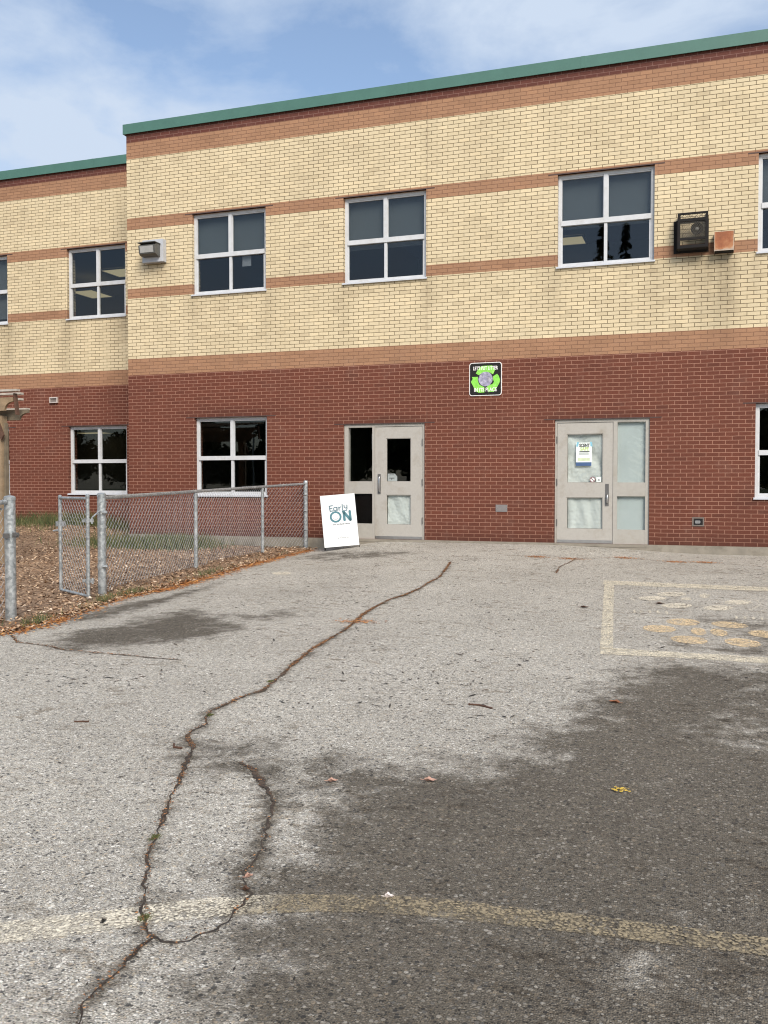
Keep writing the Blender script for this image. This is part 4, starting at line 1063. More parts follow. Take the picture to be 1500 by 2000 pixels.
def window(u0, u1, z0, z1, y, blind=1.0, label=None, hung=False):
    w, h = u1 - u0, z1 - z0
    yf, yb = y + .072, y + .135
    g = .003
    X0, X1, Z0, Z1 = u0 + g, u1 - g, z0 + g, z1 - g
    zr0, zr1 = z0 + h * .455, z0 + h * .508
    mw = .028; xm = (u0 + u1) / 2
    mb = MB()
    mb.box(X0, X0 + .05, yf, yb, Z0, Z1); mb.box(X1 - .05, X1, yf, yb, Z0, Z1)
    mb.box(X0 + .05, X1 - .05, yf, yb, Z1 - .05, Z1); mb.box(X0 + .05, X1 - .05, yf, yb, Z0, Z0 + .05)
    mb.box(X0 + .05, X1 - .05, yf - .012, yb, zr0, zr1)
    mb.box(xm - .034, xm + .034, yf - .006, yb - .002, zr1, Z1 - .05)
    mb.box(xm - .024, xm + .024, yf + .004, yb - .002, Z0 + .05, zr0)
    # inner sashes, lower row
    for a, b in ((X0 + .05, xm - .024), (xm + .024, X1 - .05)):
        s0 = .022 if a < xm else .004
        s1 = .004 if a < xm else .034
        mb.box(a, a + s0, yf + .014, yb - .006, Z0 + .05, zr0); mb.box(b - s1, b, yf + .014, yb - .006, Z0 + .05, zr0)
        mb.box(a + s0, b - s1, yf + .014, yb - .006, Z0 + .05, Z0 + .074)
    for a, b in ((X0 + .05, xm - .034), (xm + .034, X1 - .05)):
        mb.box(a, a + .012, yf + .014, yb - .006, zr1, Z1 - .05); mb.box(b - .012, b, yf + .014, yb - .006, zr1, Z1 - .05)
        mb.box(a + .012, b - .012, yf + .014, yb - .006, Z1 - .068, Z1 - .05)
    f = mb.build('window', M['frame'], school)
    if label: f['label'] = label
    yg = y + .112
    for a, b, c, d in ((X0 + .05, xm - .024, Z0 + .05, zr0), (xm + .024, X1 - .05, Z0 + .05, zr0), (X0 + .05, xm - .034, zr1, Z1 - .05), (xm + .034, X1 - .05, zr1, Z1 - .05)):
        p = MB(); p.box(a, b, yg, yg + .005, c, d); p.build('pane', M['glass'], f)
    s = MB()
    s.add([(u0 - .02, y - .035, z0 - .022), (u1 + .02, y - .035, z0 - .022), (u1 + .02, y - .004, z0 - .022), (u0 - .02, y - .004, z0 - .022),
           (u0 - .02, y - .035, z0 + .004), (u1 + .02, y - .035, z0 + .004), (u1 + .02, y - .004, z0 + .012), (u0 - .02, y - .004, z0 + .012)],
          [(0, 3, 2, 1), (4, 5, 6, 7), (0, 1, 5, 4), (1, 2, 6, 5), (2, 3, 7, 6), (3, 0, 4, 7)])
    s.box(X0, X1, y - .004, yf, z0 + .003, z0 + .014)
    s.build('sill', M['sill'], f)
    if blind > 0:
        bl = MB()
        bl.box(u0 + .03, u1 - .03, y + .20, y + .206, z0 + h * (1 - blind), z1 - .02)
        bl.tube([(u0 + .03, y + .203, z0 + h * (1 - blind)), (u1 - .03, y + .203, z0 + h * (1 - blind))], .014, 8)
        bl.build('roller_blind', M['blind'], f)
    return f

bl = [.52, .585, .56, .54, .5]
for k, (a, b) in enumerate(WIN_U):
    window(a, b, *UP, 0, blind=bl[k])
window(1.53, 3.11, *LOW, 0, blind=0)
window(11.85, 13.45, *LOW, 0, blind=0)
window(*wing_u[0], *UP, SET, blind=0)
window(*wing_u[1], *UP, SET, blind=0.9)
window(*wing_u[2], *UP, SET, blind=0.5)
for q in wing_u: window(*q, *LOW, SET, blind=0)

def wrinkled(x0, x1, z0, z1, y, seed, amp, ang, freq):
    mb = MB(); n = 44; m = int(n * (z1 - z0) / (x1 - x0))
    vs, fs = [], []
    for j in range(m + 1):
        for i in range(n + 1):
            x = x0 + (x1 - x0) * i / n; z = z0 + (z1 - z0) * j / m
            s = x * math.cos(ang) + z * math.sin(ang)
            q = x * -math.sin(ang) + z * math.cos(ang)
            d = math.sin(s * freq + 2.4 * noise.noise(Vector((x * 3, z * 3, seed)))) * .6 + noise.noise(Vector((s * freq * .35, q * 1.6, seed + 3))) * 1.2 + .35 * noise.noise(Vector((x * 22, z * 22, seed)))
            vs.append((x, y + amp * d, z))
    for j in range(m):
        for i in range(n):
            a = j * (n + 1) + i
            fs.append((a, a + 1, a + n + 2, a + n + 1))
    mb.add(vs, fs)
    return mb

def door_leaf(x0, x1, z0, z1, panes, y0, y1):
    mb = MB()
    zs = sorted([(c, d) for a, b, c, d in panes])
    a, b = panes[0][0], panes[0][1]
    mb.box(x0, a, y0, y1, z0, z1); mb.box(b, x1, y0, y1, z0, z1)
    cur = z0
    for c, d in zs:
        mb.box(a, b, y0, y1, cur, c); cur = d
    mb.box(a, b, y0, y1, cur, z1)
    for c, d in zs:      # glazing beads
        for (p, q, r, s) in ((a, a + .012, c, d), (b - .012, b, c, d), (a + .012, b - .012, c, c + .012), (a + .012, b - .012, d - .012, d)):
            mb.box(p, q, y0 + .008, y1 - .008, r, s)
    return mb

def entrance(u0, u1, z0, z1, door_left):
    w = u1 - u0
    g = .003
    fr = MB(); yf, yb = .028, .15
    U = lambda v: u0 + v
    H = z1
    if door_left:
        jl, ml0, ml1 = (g, .036), .985, 1.052
        side = (1.052, 1.513); dr = (.040, .981)
    else:
        jl = None; ml0, ml1 = .557, .604
        side = (.083, .557); dr = (.608, 1.524)
    fr.box(U(g), U(w - g), yf, yb, H - .05, H - .002)
    zb = z0 + .02
    if door_left:
        fr.box(U(g), U(.036), yf, yb, zb, H - .05)
        fr.box(U(ml0), U(ml1), yf, yb, zb, H - .05)
        fr.box(U(1.513), U(w - g), yf, yb, zb, H - .05)
        sp = [(side[0], side[1], .245, .81), (side[0], side[1], 1.045, H - .06)]
    else:
        fr.box(U(g), U(.083), yf, yb, zb, H - .05)
        fr.box(U(.557), U(.604), yf, yb, zb, H - .05)
        fr.box(U(1.528), U(w - g), yf, yb, zb, H - .05)
        sp = [(side[0], side[1], .28, .837), (side[0], side[1], 1.067, H - .06)]
    fr.box(U(side[0]), U(side[1]), yf + .004, yb, zb, sp[0][2])
    fr.box(U(side[0]), U(side[1]), yf + .004, yb, sp[0][3], sp[1][2])
    fr.box(U(side[0]), U(side[1]), yf + .004, yb, sp[1][3], H - .05)
    f = fr.build('door_frame', M['doorframe'], school)
    for a, b, c, d in sp:
        p = MB(); p.box(U(a), U(b), .085, .091, c, d); p.build('sidelight_pane', M['glass'], f)
        if door_left:
            p = MB(); p.box(U(a), U(b), .093, .095, c, d); p.build('frosted_film', M['film'], f)
    th = MB(); th.box(U(.0), U(w), -.02, .2, z0 - .02, z0 + .018); th.build('threshold', M['concrete'], f)
    if door_left:
        pn = [(U(.200), U(.815), .24, .79), (U(.200), U(.815), 1.035, 1.88)]
    else:
        pn = [(U(.825), U(1.306), .263, .82), (U(.825), U(1.306), 1.055, 1.86)]
    lf = door_leaf(U(dr[0]), U(dr[1]), z0 + .035, H - .056, pn, .040, .088).build('door', M['door'], school)
    for a, b, c, d in pn:
        p = MB(); p.box(a + .012, b - .012, .058, .064, c + .012, d - .012); p.build('pane', M['glass'], lf)
    sw = MB(); sw.box(U(dr[0]) + .004, U(dr[1]) - .004, .030, .0395, z0 + .032, z0 + .085, .002); sw.build('kick_strip', M['steel'], lf)
    # pull handle on a back plate
    hx, hz0, hz1 = (U(.885), .64, 1.02) if door_left else (U(.690), .83, 1.20)
    hb = MB(); hb.box(hx - .03, hx + .03, .0335, .0395, hz0, hz1, .002)
    hp = hb.build('handle_plate', M['darksteel'], lf)
    g2 = MB()
    gx_ = hx + (.008 if door_left else .012)
    ga, gb = (hz0 + .05, hz0 + .20) if door_left else (hz0 + .04, hz1 - .04)
    g2.tube([(gx_, .034, ga), (gx_, -.005, ga + .02), (gx_, -.012, ga + .04), (gx_, -.012, gb - .04), (gx_, -.005, gb - .02), (gx_, .034, gb)], .011, 10)
    smooth_by_angle(g2.build('handle', M['steel'], lf))
    hxg = U(dr[0]) - .004 if door_left else U(dr[1]) + .004
    for z in (.35, 1.05, 1.78):
        h = MB(); h.tube([(hxg, .024, z - .06), (hxg, .024, z + .06)], .010, 8); h.build('hinge', M['darksteel'], lf)
    return f, lf, pn

f1, leaf1, pn1 = entrance(*D1, False)
f2, leaf2, pn2 = entrance(*D2, True)
a, b, c, d = pn1[0]
wrinkled(a + .014, b - .014, c + .014, d - .014, .100, 2.0, .018, 0.55, 15).build('paper_covering', M['paper'], leaf1, smooth=True)
a, b, c, d = pn2[0]
wrinkled(a + .014, b - .014, c + .014, d - .014, .096, 7.0, .016, 0.1, 26).build('paper_covering', M['paper'], leaf2, smooth=True)
a, b, c, d = pn2[1]
wrinkled(a + .014, b - .014, c + .014, d - .014, .102, 4.0, .020, 0.75, 13).build('paper_covering', M['paper'], leaf2, smooth=True)
leaf1['label'] = 'beige door with a dark upper pane and papered lower pane'
leaf2['label'] = 'beige door with both panes papered over in white'
# paper edge seen beside the mullion inside the first door's side pane
p = MB(); p.box(D1[0] + .525, D1[0] + .556, .097, .099, 1.66, 1.95); p.build('taped_paper', M['paper'], f1)
"""
"""
# ------------------------------------------------------------------ text helpers
def text_mesh(name, body, size, mat, parent, at, align='CENTER', squash=1.0, bold=0.0, rot=0.0, xdir=(1, 0, 0), zdir=(0, 0, 1), depth=.0015):
    cu = bpy.data.curves.new(name, 'FONT')
    cu.body = body; cu.size = size; cu.align_x = align; cu.extrude = depth; cu.offset = bold
    cu.resolution_u = 3
    tmp = bpy.data.objects.new(name, cu); COL.objects.link(tmp)
    dg = bpy.context.evaluated_depsgraph_get(); dg.update()
    me = bpy.data.meshes.new_from_object(tmp.evaluated_get(dg))
    bpy.data.objects.remove(tmp)
    x = Vector(xdir).normalized(); z = Vector(zdir).normalized(); n = x.cross(z)
    ca, sa = math.cos(rot), math.sin(rot)
    for v in me.vertices:
        u, w = v.co.x * squash, v.co.y
        u, w = u * ca - w * sa, u * sa + w * ca
        v.co = Vector(at) + x * u + z * w + n * (v.co.z)
    me.materials.clear(); me.materials.append(mat)
    o = bpy.data.objects.new(name, me)
    return link(o, parent)

def stroke(mb, pts, w, org, xd, zd, n, d=.0016, closed=False):
    """flat brush stroke with round ends lying in the plane (xd, zd)"""
    xd, zd, n, org = Vector(xd), Vector(zd), Vector(n), Vector(org)
    def P3(u, v, k): return org + xd * u + zd * v + n * k
    pts = [Vector((p[0], p[1])) for p in pts]
    m = len(pts); vs, fs = [], []
    for i, p in enumerate(pts):
        if closed: a, b = pts[i - 1], pts[(i + 1) % m]
        else: a, b = pts[max(0, i - 1)], pts[min(m - 1, i + 1)]
        t = (b - a).normalized(); nn = Vector((-t.y, t.x)) * w / 2
        vs += [P3(p.x + nn.x, p.y + nn.y, d), P3(p.x - nn.x, p.y - nn.y, d)]
    for i in range(m if closed else m - 1):
        j = (i + 1) % m
        fs.append((2 * i, 2 * i + 1, 2 * j + 1, 2 * j))
    mb.add(vs, fs)
    if not closed:
        for e in (pts[0], pts[-1]):
            mb.add([P3(e.x + w / 2 * math.cos(k * math.tau / 10), e.y + w / 2 * math.sin(k * math.tau / 10), d * .9) for k in range(10)], [tuple(range(10))])

def arc(cx, cy, r, a0, a1, n=14, ry=None):
    ry = ry or r
    return [(cx + r * math.cos(R(a0 + (a1 - a0) * i / n)), cy + ry * math.sin(R(a0 + (a1 - a0) * i / n))) for i in range(n + 1)]

# ------------------------------------------------------------------ sandwich board
c00 = Vector((4.752, -1.05, -.109)); c10 = Vector((5.315, -.80, -.058))
cTL = Vector((4.578, -.82, .81))
xd = (c10 - c00).normalized()
up = (cTL - c00)
up = (up - xd * up.dot(xd)).normalized()
n3 = xd.cross(up)                      # towards the viewer (-y)
if n3.y > 0: n3 = -n3
BW, BH = (c10 - c00).length, .955
sb = thing('sandwich_board', 'white folding pavement sign with teal lettering standing beside the beige door', 'sandwich board', (5.0, -.85, gz(5.0, -.85)))
base = Vector(sb.location)
def L2(u, v, k): return c00 + xd * u + up * v + n3 * k - base
mb = MB()
mb.prism([L2(0, 0, 0), L2(BW, 0, 0), L2(BW, BH, 0), L2(0, BH, 0)], -n3 * .012)
mb.build('front_panel', M['white'], sb)
mb = MB()
foot = [c00 + xd * .02, c00 + xd * (BW - .02)]
for u in (.004, BW - .004):
    mb.tube([L2(u, -.055, -.02), L2(u, BH * .99, -.02)], .009, 8)
mb.tube([L2(.004, .006, -.022), L2(BW - .004, .006, -.022)], .007, 8)
mb.tube([L2(.004, BH - .006, -.022), L2(BW - .004, BH - .006, -.022)], .007, 8)
mb.build('front_frame', M['black'], sb)
mb = MB()
tops = [c00 + xd * u + up * (BH * .98) - base for u in (.03, BW - .03)]
gr_ = []
for u in (.012, BW - .012):
    tp = c00 + xd * u + up * BH * .98 - n3 * .022
    bt = c00 + xd * u - Vector((n3.x, n3.y, 0)).normalized() * .42
    bt.z = gz(bt.x, bt.y) + .006
    gr_.append(bt - base)
    mb.tube([tp - base, bt - base], .009, 8)
mb.tube([gr_[0] * .9 + (tops[0]) * .1, gr_[1] * .9 + tops[1] * .1], .008, 8)
mb.build('rear_leg', M['black'], sb)
# rear panel of the A frame
mb = MB()
tl = c00 + up * BH * .97 - n3 * .035 - base; trr = c00 + xd * BW + up * BH * .97 - n3 * .035 - base
bl_ = gr_[0] * .92 + tl * .08 + xd * .02; br_ = gr_[1] * .92 + trr * .08 - xd * .02
mb.prism([bl_, br_, trr, tl], Vector((0, .01, 0)))
mb.build('rear_panel', M['white'], sb)
org = L2(0, 0, 0)
# hand drawn lettering
mb = MB()
k = .60 / 100.0
def S2(pts, w, ox, oy, s=1.0):
    stroke(mb, [(ox + p[0] * s, oy + p[1] * s) for p in pts], w, org, xd, up, n3)
tx, ty = .145, .655
sc_ = .0105
S2([(0.2, 9.2), (0.6, 4.5), (1.2, 0)], .021, tx, ty, sc_); S2([(0.2, 9.2), (5.6, 9.8)], .021, tx, ty, sc_); S2([(.7, 4.6), (4.6, 5.2)], .021, tx, ty, sc_); S2([(1.2, 0), (6.2, .6)], .021, tx, ty, sc_)
S2([(x, y) for x, y in arc(10.2, 3.6, 2.9, 20, 340, 16, 3.0)], .021, tx, ty, sc_); S2([(13.2, 6.6), (13.2, .7)], .021, tx, ty, sc_)
S2([(16.2, 6.4), (16.4, .6)], .021, tx, ty, sc_); S2([(16.4, 3.6), (17.6, 5.8), (19.6, 6.3)], .021, tx, ty, sc_)
S2([(22.4, 10.6), (22.2, .8)], .021, tx, ty, sc_)
S2([(25.4, 8.6), (25.6, 4.8), (27.4, 3.6), (29.6, 4.4)], .021, tx, ty, sc_); S2([(30.4, 8.8), (30.0, 2.0), (28.6, -.9), (25.8, -.6)], .021, tx, ty, sc_)
mb.build('greeting_lettering', M['greytext'] if False else plain('slate_print', (0.10, 0.16, 0.19), 0.6), sb)
mb = MB()
stroke(mb, arc(.245, .545, .088, 0, 342, 30), .036, org, xd, up, n3, closed=True)
stroke(mb, [(.395, .630), (.398, .475)], .046, org, xd, up, n3); stroke(mb, [(.390, .632), (.500, .472)], .050, org, xd, up, n3); stroke(mb, [(.503, .630), (.506, .472)], .046, org, xd, up, n3)
mb.build('bold_lettering', M['teal'], sb)
mb = MB()
stroke(mb, arc(.243, .540, .042, 200, 345, 12), .006, org, xd, up, n3)
stroke(mb, arc(.224, .556, .009, 20, 160, 5), .005, org, xd, up, n3); stroke(mb, arc(.262, .556, .009, 20, 160, 5), .005, org, xd, up, n3)
mb.build('smiling_face', M['greytext'], sb)
text_mesh('small_lettering', 'child and family centre', .040, M['greytext'], sb, L2(.335, .395, .001), squash=.86, xdir=xd, zdir=up, bold=.0012)
text_mesh('footer_lettering', 'Ontario', .05, M['greytext'], sb, L2(.365, .145, .001), squash=.95, xdir=xd, zdir=up)
mb = MB(); stroke(mb, arc(.262, .165, .012, 0, 342, 12), .005, org, xd, up, n3, closed=True); stroke(mb, [(.25, .13), (.265, .15)], .006, org, xd, up, n3)
mb.build('footer_emblem', M['greytext'], sb)

# ------------------------------------------------------------------ recycling sign
rs = thing('recycling_sign', 'black square sign with green recycling arrows round a globe on red brick', 'wall sign', (7.40, 0, 2.58))
def rrect(x0, x1, z0, z1, r, y, n=5):
    o = []
    for cx, cz, a0 in ((x1 - r, z1 - r, 0), (x0 + r, z1 - r, 90), (x0 + r, z0 + r, 180), (x1 - r, z0 + r, 270)):
        for i in range(n + 1):
            a = R(a0 + 90 * i / n); o.append((cx + r * math.cos(a), y, cz + r * math.sin(a)))
    return o
SZ = .585
mb = MB(); mb.prism(rrect(-SZ / 2, SZ / 2, 0, SZ, .05, -.012), (0, .010, 0)); mb.build('white_border', M['whiteprint'], rs)
mb = MB(); mb.prism(rrect(-SZ / 2 + .012, SZ / 2 - .012, .012, SZ - .012, .042, -.0135), (0, .0014, 0)); mb.build('sign_face', M['black'], rs)
mb = MB()
def arrow(pts): mb.prism([((x - 73) / 97 * SZ, -.0155, (1108 - y) / 1000 * SZ * 1.0) for x, y in pts], (0, .0018, 0))
# outlines follow the sign: three folded chasing arrows
def sgn(poly): return [((x - 730) / 980 * SZ, -.0155, (1110 - y) / 1010 * SZ) for x, y in poly]
for poly in (
    [(440, 425), (500, 320), (560, 235), (640, 205), (930, 200), (1020, 330), (960, 470), (880, 420), (800, 400), (690, 390), (610, 430), (530, 480)],
    [(320, 530), (500, 530), (500, 640), (540, 760), (600, 800), (700, 850), (700, 1010), (540, 1015), (450, 980), (380, 850), (290, 680), (345, 590)],
    [(1080, 460), (1130, 520), (1170, 640), (1150, 740), (1070, 880), (990, 1000), (830, 1000), (855, 1060), (760, 860), (830, 790), (940, 770), (990, 700), (960, 620), (960, 530)]):
    mb.prism(sgn(poly), (0, .0018, 0))
mb.build('recycling_arrows', M['arrowgreen'], rs)
mb = MB(); mb.prism([(x, -.0172, z) for x, z in arc(.003, .292, .128, 0, 350, 35)], (0, .0016, 0)); mb.build('globe_picture', M['globe'], rs)
text_mesh('upper_lettering', "LET'S PUT LITTER", .088, M['whiteprint'], rs, (0, -.0158, .455), squash=.66, bold=.002)
text_mesh('lower_lettering', 'IN ITS PLACE', .092, M['whiteprint'], rs, (0, -.0158, .075), squash=.78, bold=.002)
for o in list(rs.children):
    if 'lettering' in o.name:
        pass

# ------------------------------------------------------------------ things on the facade
mp_ = thing('cover_plate', 'small grey metal cover plate low on the red brick between the doors', 'wall plate', (7.695, 0, .525))
mb = MB(); mb.box(-.105, .105, -.008, -.0005, 0, .128, .003); mb.build('plate', M['greytext'] if False else plain('grey_plate', (0.19, 0.175, 0.17), 0.5, var=.08), mp_)
for sx in (-.085, .085):
    mb = MB(); mb.tube([(sx, -.011, .064), (sx, -.007, .064)], .006, 8); mb.build('screw', M['steel'], mp_)
ob = thing('outlet_box', 'recessed electrical outlet in a metal surround low on the red brick', 'outlet', (10.988, 0, .322))
mb = MB()
for q in ((-.094, -.072, 0, .148), (.072, .094, 0, .148), (-.072, .072, 0, .02), (-.072, .072, .128, .148)): mb.box(q[0], q[1], -.010, .001, q[2], q[3])
mb.build('surround', plain('box_surround', (.16, .13, .11), .6), ob)
mb = MB(); mb.box(-.072, .072, -.0045, -.0015, .02, .128); mb.build('back_plate', M['black'], ob)
mb = MB(); mb.prism(rrect(-.05, .035, .045, .095, .018, -.012), (0, .008, 0)); mb.build('outlet_face', plain('outlet_grey', (.2, .2, .2), .5), ob)
vt = thing('wall_vent', 'small pale hooded vent high on the red brick left wing', 'vent', (-2.974, SET, 2.862))
mb = MB(); mb.box(-.105, .105, -.05, -.001, .105, .13); mb.box(-.105, -.09, -.05, -.001, 0, .105); mb.box(.09, .105, -.05, -.001, 0, .105); mb.box(-.09, .09, -.05, -.001, 0, .015)
mb.build('hood', plain('vent_paint', (.5, .45, .42), .5), vt)
mb = MB()
for k in range(3): mb.box(-.09, .09, -.03, -.022, .026 + k * .026, .040 + k * .026)
mb.build('louvres', plain('vent_louvre', (.27, .24, .22), .5), vt)

wl = thing('wall_light', 'grey security light on a square white backing box on cream brick', 'wall light', (.68, 0, 5.42))
mb = MB(); mb.box(-.245, .235, -.125, -.001, 0, .445, .006); mb.build('backing_box', M['boxwhite'], wl)
mb = MB()
hs = [(-.20, -.127, .10), (-.20, -.127, .345), (-.20, -.24, .335), (-.20, -.33, .29), (-.20, -.30, .13), (-.20, -.22, .10)]
mb.prism([(x, y, z) for x, y, z in hs], (.37, 0, 0)); mb.box(-.215, .185, -.345, -.128, .335, .352, .004)
mb.build('lamp_housing', M['lamphouse'], wl)
mb = MB(); mb.add([(-.165, -.331, .272), (.135, -.331, .272), (.135, -.3075, .150), (-.165, -.3075, .150), (-.165, -.336, .272), (.135, -.336, .272), (.135, -.3125, .150), (-.165, -.3125, .150)], [(0, 1, 2, 3), (7, 6, 5, 4), (0, 4, 5, 1), (1, 5, 6, 2), (2, 6, 7, 3), (3, 7, 4, 0)])
mb.build('lens', M['lens'], wl)

sp_ = thing('caged_loudspeaker', 'round horn loudspeaker inside a square black wire cage on cream brick', 'loudspeaker', (10.86, 0, 4.84))
mb = MB()
DY = -.20
mb.box(-.30, -.255, -.014, -.001, -.03, .50); mb.box(.20, .245, -.014, -.001, -.03, .50); mb.box(-.255, .20, -.014, -.001, -.03, .01); mb.box(-.255, .20, -.014, -.001, .46, .50)
b_ = .042
mb.box(-.235, -.235 + b_, DY - .03, DY, .0, .57); mb.box(.235 - b_, .235, DY - .03, DY, .0, .57)
mb.box(-.235 + b_, .235 - b_, DY - .03, DY, .0, .05); mb.box(-.235 + b_, .235 - b_, DY - .03, DY, .54, .57); mb.box(-.235 + b_, .235 - b_, DY - .03, DY, .43, .475)
mb.box(-.235 + b_, .235 - b_, DY - .028, DY - .002, .13, .165)
for x in (-.235, .235 - b_):
    for z in (0.0, .54): mb.box(x, x + b_, DY, -.015, z, z + .03)
mb.box(-.232, -.216, DY, -.016, .03, .54); mb.box(-.254, -.236, -.19, -.002, .01, .46)
mb.box(.218, .232, DY, -.016, .03, .54)
mb.box(-.19, .19, DY, -.016, .004, .028)
mb.build('cage_frame', M['blackmetal'], sp_)
mb = MB()
for k in range(-14, 22):
    for sgn_ in (1, -1):
        x0 = -.20 + k * .036
        z0_, z1_ = .165, .43
        dx = (z1_ - z0_) * 1.5 * sgn_
        pa, pb = [x0, z0_], [x0 + dx, z1_]
        lo, hi = -.193, .193
        def clip(pa, pb):
            (xa, za), (xb, zb) = pa, pb
            if xa > xb: xa, za, xb, zb = xb, zb, xa, za
            if xb <= lo or xa >= hi: return None
            if xa < lo: za += (zb - za) * (lo - xa) / (xb - xa); xa = lo
            if xb > hi: zb = za + (zb - za) * (hi - xa) / (xb - xa); xb = hi
            return (xa, za), (xb, zb)
        q = clip(pa, pb)
        if q: mb.tube([(q[0][0], DY - .012, q[0][1]), (q[1][0], DY - .012, q[1][1])], .0022, 4, cap=False)
        if k % 2 == 0:
            q = clip([x0, .475], [x0 + .065 * sgn_, .54])
            if q: mb.tube([(q[0][0], DY - .012, q[0][1]), (q[1][0], DY - .012, q[1][1])], .004, 4, cap=False)
mb.build('wire_mesh', plain('wire_dark', (.10, .09, .075), .6), sp_)
mb = MB()
cx_, cz_ = .065, .315
prof = [(.092, -.178), (.098, -.172), (.088, -.168), (.062, -.135), (.034, -.10), (.03, -.05), (.03, -.016)]
n_ = 24
vs = []; fs = []
for r_, y_ in prof:
    for k in range(n_): vs.append((cx_ + r_ * math.cos(math.tau * k / n_), y_, cz_ + r_ * math.sin(math.tau * k / n_)))
for i in range(len(prof) - 1):
    for k in range(n_): fs.append((i * n_ + k, i * n_ + (k + 1) % n_, (i + 1) * n_ + (k + 1) % n_, (i + 1) * n_ + k))
inner = [(.088, -.178), (.06, -.15), (.034, -.12), (.0, -.118)]
b0 = len(vs)
for r_, y_ in inner:
    for k in range(n_): vs.append((cx_ + r_ * math.cos(math.tau * k / n_), y_, cz_ + r_ * math.sin(math.tau * k / n_)))
for i in range(len(inner) - 1):
    for k in range(n_): fs.append((b0 + i * n_ + k, b0 + i * n_ + (k + 1) % n_, b0 + (i + 1) * n_ + (k + 1) % n_, b0 + (i + 1) * n_ + k))
mb.add(vs, fs); mb.build('horn', M['black'], sp_, smooth=True)
mb = MB()
mb.tube([(cx_, -.118, cz_), (cx_, -.165, cz_), (cx_, -.175, cz_)], [.030, .028, .012], 14)
mb.build('horn_centre', plain('horn_grey', (.28, .27, .25), .5), sp_, smooth=False)

rb = thing('rusted_box', 'small rusted metal hood with white painted edges beside the caged speaker', 'metal box', (11.34, 0, 4.76))
mb = MB()
vs, fs = [], []
n_ = 16
for j in range(n_ + 1):
    for i in range(n_ + 1):
        vs.append((-.145 + .29 * i / n_, -.17 + .01 * j / n_, .03 + .285 * j / n_))
for j in range(n_):
    for i in range(n_):
        a0 = j * (n_ + 1) + i; fs.append((a0, a0 + 1, a0 + n_ + 2, a0 + n_ + 1))
mb.add(vs, fs)
o = mb.build('front_plate', M['rust'], rb)
a_ = o.data.attributes.new('rim', 'FLOAT', 'POINT')
vals = []
for v in o.data.vertices:
    ex = min(v.co.x + .145, .145 - v.co.x); ez = v.co.z - .03
    vals.append(max(0, 1 - min(ex / .016, ez / .05)) * .42 + (0.15 if v.co.x > .06 else 0) * max(0, (v.co.x - .06) / .085))
a_.data.foreach_set('value', np.array(vals, np.float32))
mb = MB()
mb.box(-.150, -.1455, -.168, -.001, .0, .318); mb.box(.1455, .150, -.168, -.001, .0, .318); mb.box(-.1455, .1455, -.160, -.001, .3155, .320)
mb.box(-.145, .145, -.169, -.150, .012, .029)
mb.build('side_panels', M['rustside'], rb)
mb = MB(); mb.box(-.14, .14, -.14, -.002, .004, .011); mb.build('underside', M['black'], rb)

# poster and stickers on the right-hand door
py_ = .0570
po = thing('poster', 'paper notice with bold heading and navy foot taped to the papered door', 'poster', (9.115, py_, 1.33))
mb = MB(); mb.box(-.135, .135, -.0012, 0, 0, .40); mb.build('sheet', M['posterp'], po)
mb = MB(); mb.box(-.135, .130, -.0022, -.0014, .0, .062); mb.build('foot_band', M['navy'], po)
text_mesh('heading', 'SCENT', .078, M['blackprint'], po, (.01, -.0024, .325), squash=.74, bold=.003, depth=.0005)
text_mesh('heading', 'SAFE', .078, M['limeprint'], po, (.01, -.0024, .265), squash=.88, bold=.002, depth=.0005)
mb = MB(); mb.box(-.075, .095, -.0024, -.0014, .238, .252); mb.build('subheading_bar', M['blackprint'], po)
mb = MB()
for k in range(4): mb.box(-.085, .09 - .02 * (k % 2), -.0022, -.0014, .190 + k * .011, .194 + k * .011)
mb.build('body_lines', M['greytext'], po)
mb = MB(); mb.box(-.10, .10, -.0022, -.0014, .085, .135); mb.build('pale_block', M['palegreen'], po)
for x0, r_ in ((-.115, .25), (.13, -.25)):
    mb = MB(); mb.prism([(x0 - .018, -.003, .335), (x0 + .016, -.003, .33), (x0 + .02 + r_ * .05, -.003, .405), (x0 - .014 + r_ * .05, -.003, .412)], (0, .001, 0)); mb.build('tape', M['bluetape'], po)
ns_ = thing('prohibition_sticker', 'round maroon prohibition sticker low in the papered door pane', 'sticker', (9.265, py_, 1.095))
mb = MB(); stroke(mb, arc(0, 0, .042, 0, 342, 24), .012, (0, -.0008, 0), (1, 0, 0), (0, 0, 1), (0, -1, 0), closed=True); stroke(mb, [(-.03, .03), (.03, -.03)], .011, (0, -.0008, 0), (1, 0, 0), (0, 0, 1), (0, -1, 0)); mb.build('ring_and_bar', M['redprint'], ns_)
mb = MB(); mb.prism([(x, -.0004, z) for x, z in arc(0, 0, .038, 0, 342, 20)], (0, .0004, 0)); mb.build('disc', M['posterp'], ns_)
sq = thing('warning_sticker', 'small square pale sticker beside the round one on the papered pane', 'sticker', (9.368, py_, 1.095))
mb = MB(); mb.box(-.04, .04, -.0006, 0, -.04, .04); mb.build('sheet', M['posterp'], sq)
mb = MB(); mb.prism([(-.02, -.0014, -.018), (.02, -.0014, -.018), (.008, -.0014, .012), (-.006, -.0014, .004)], (0, .0006, 0)); mb.build('mark', M['greytext'], sq)
ls = thing('notice_sticker', 'small white notice in the corner of the dark door pane', 'sticker', (4.70 + .885, py_, 1.07))
mb = MB(); mb.prism([(-.035, -.001, 0), (.150, -.001, 0), (.150, -.001, .085), (.105, -.001, .138), (-.035, -.001, .138)], (0, .001, 0)); mb.build('sheet', plain('grey_paper', (.30, .33, .32), .7), ls)
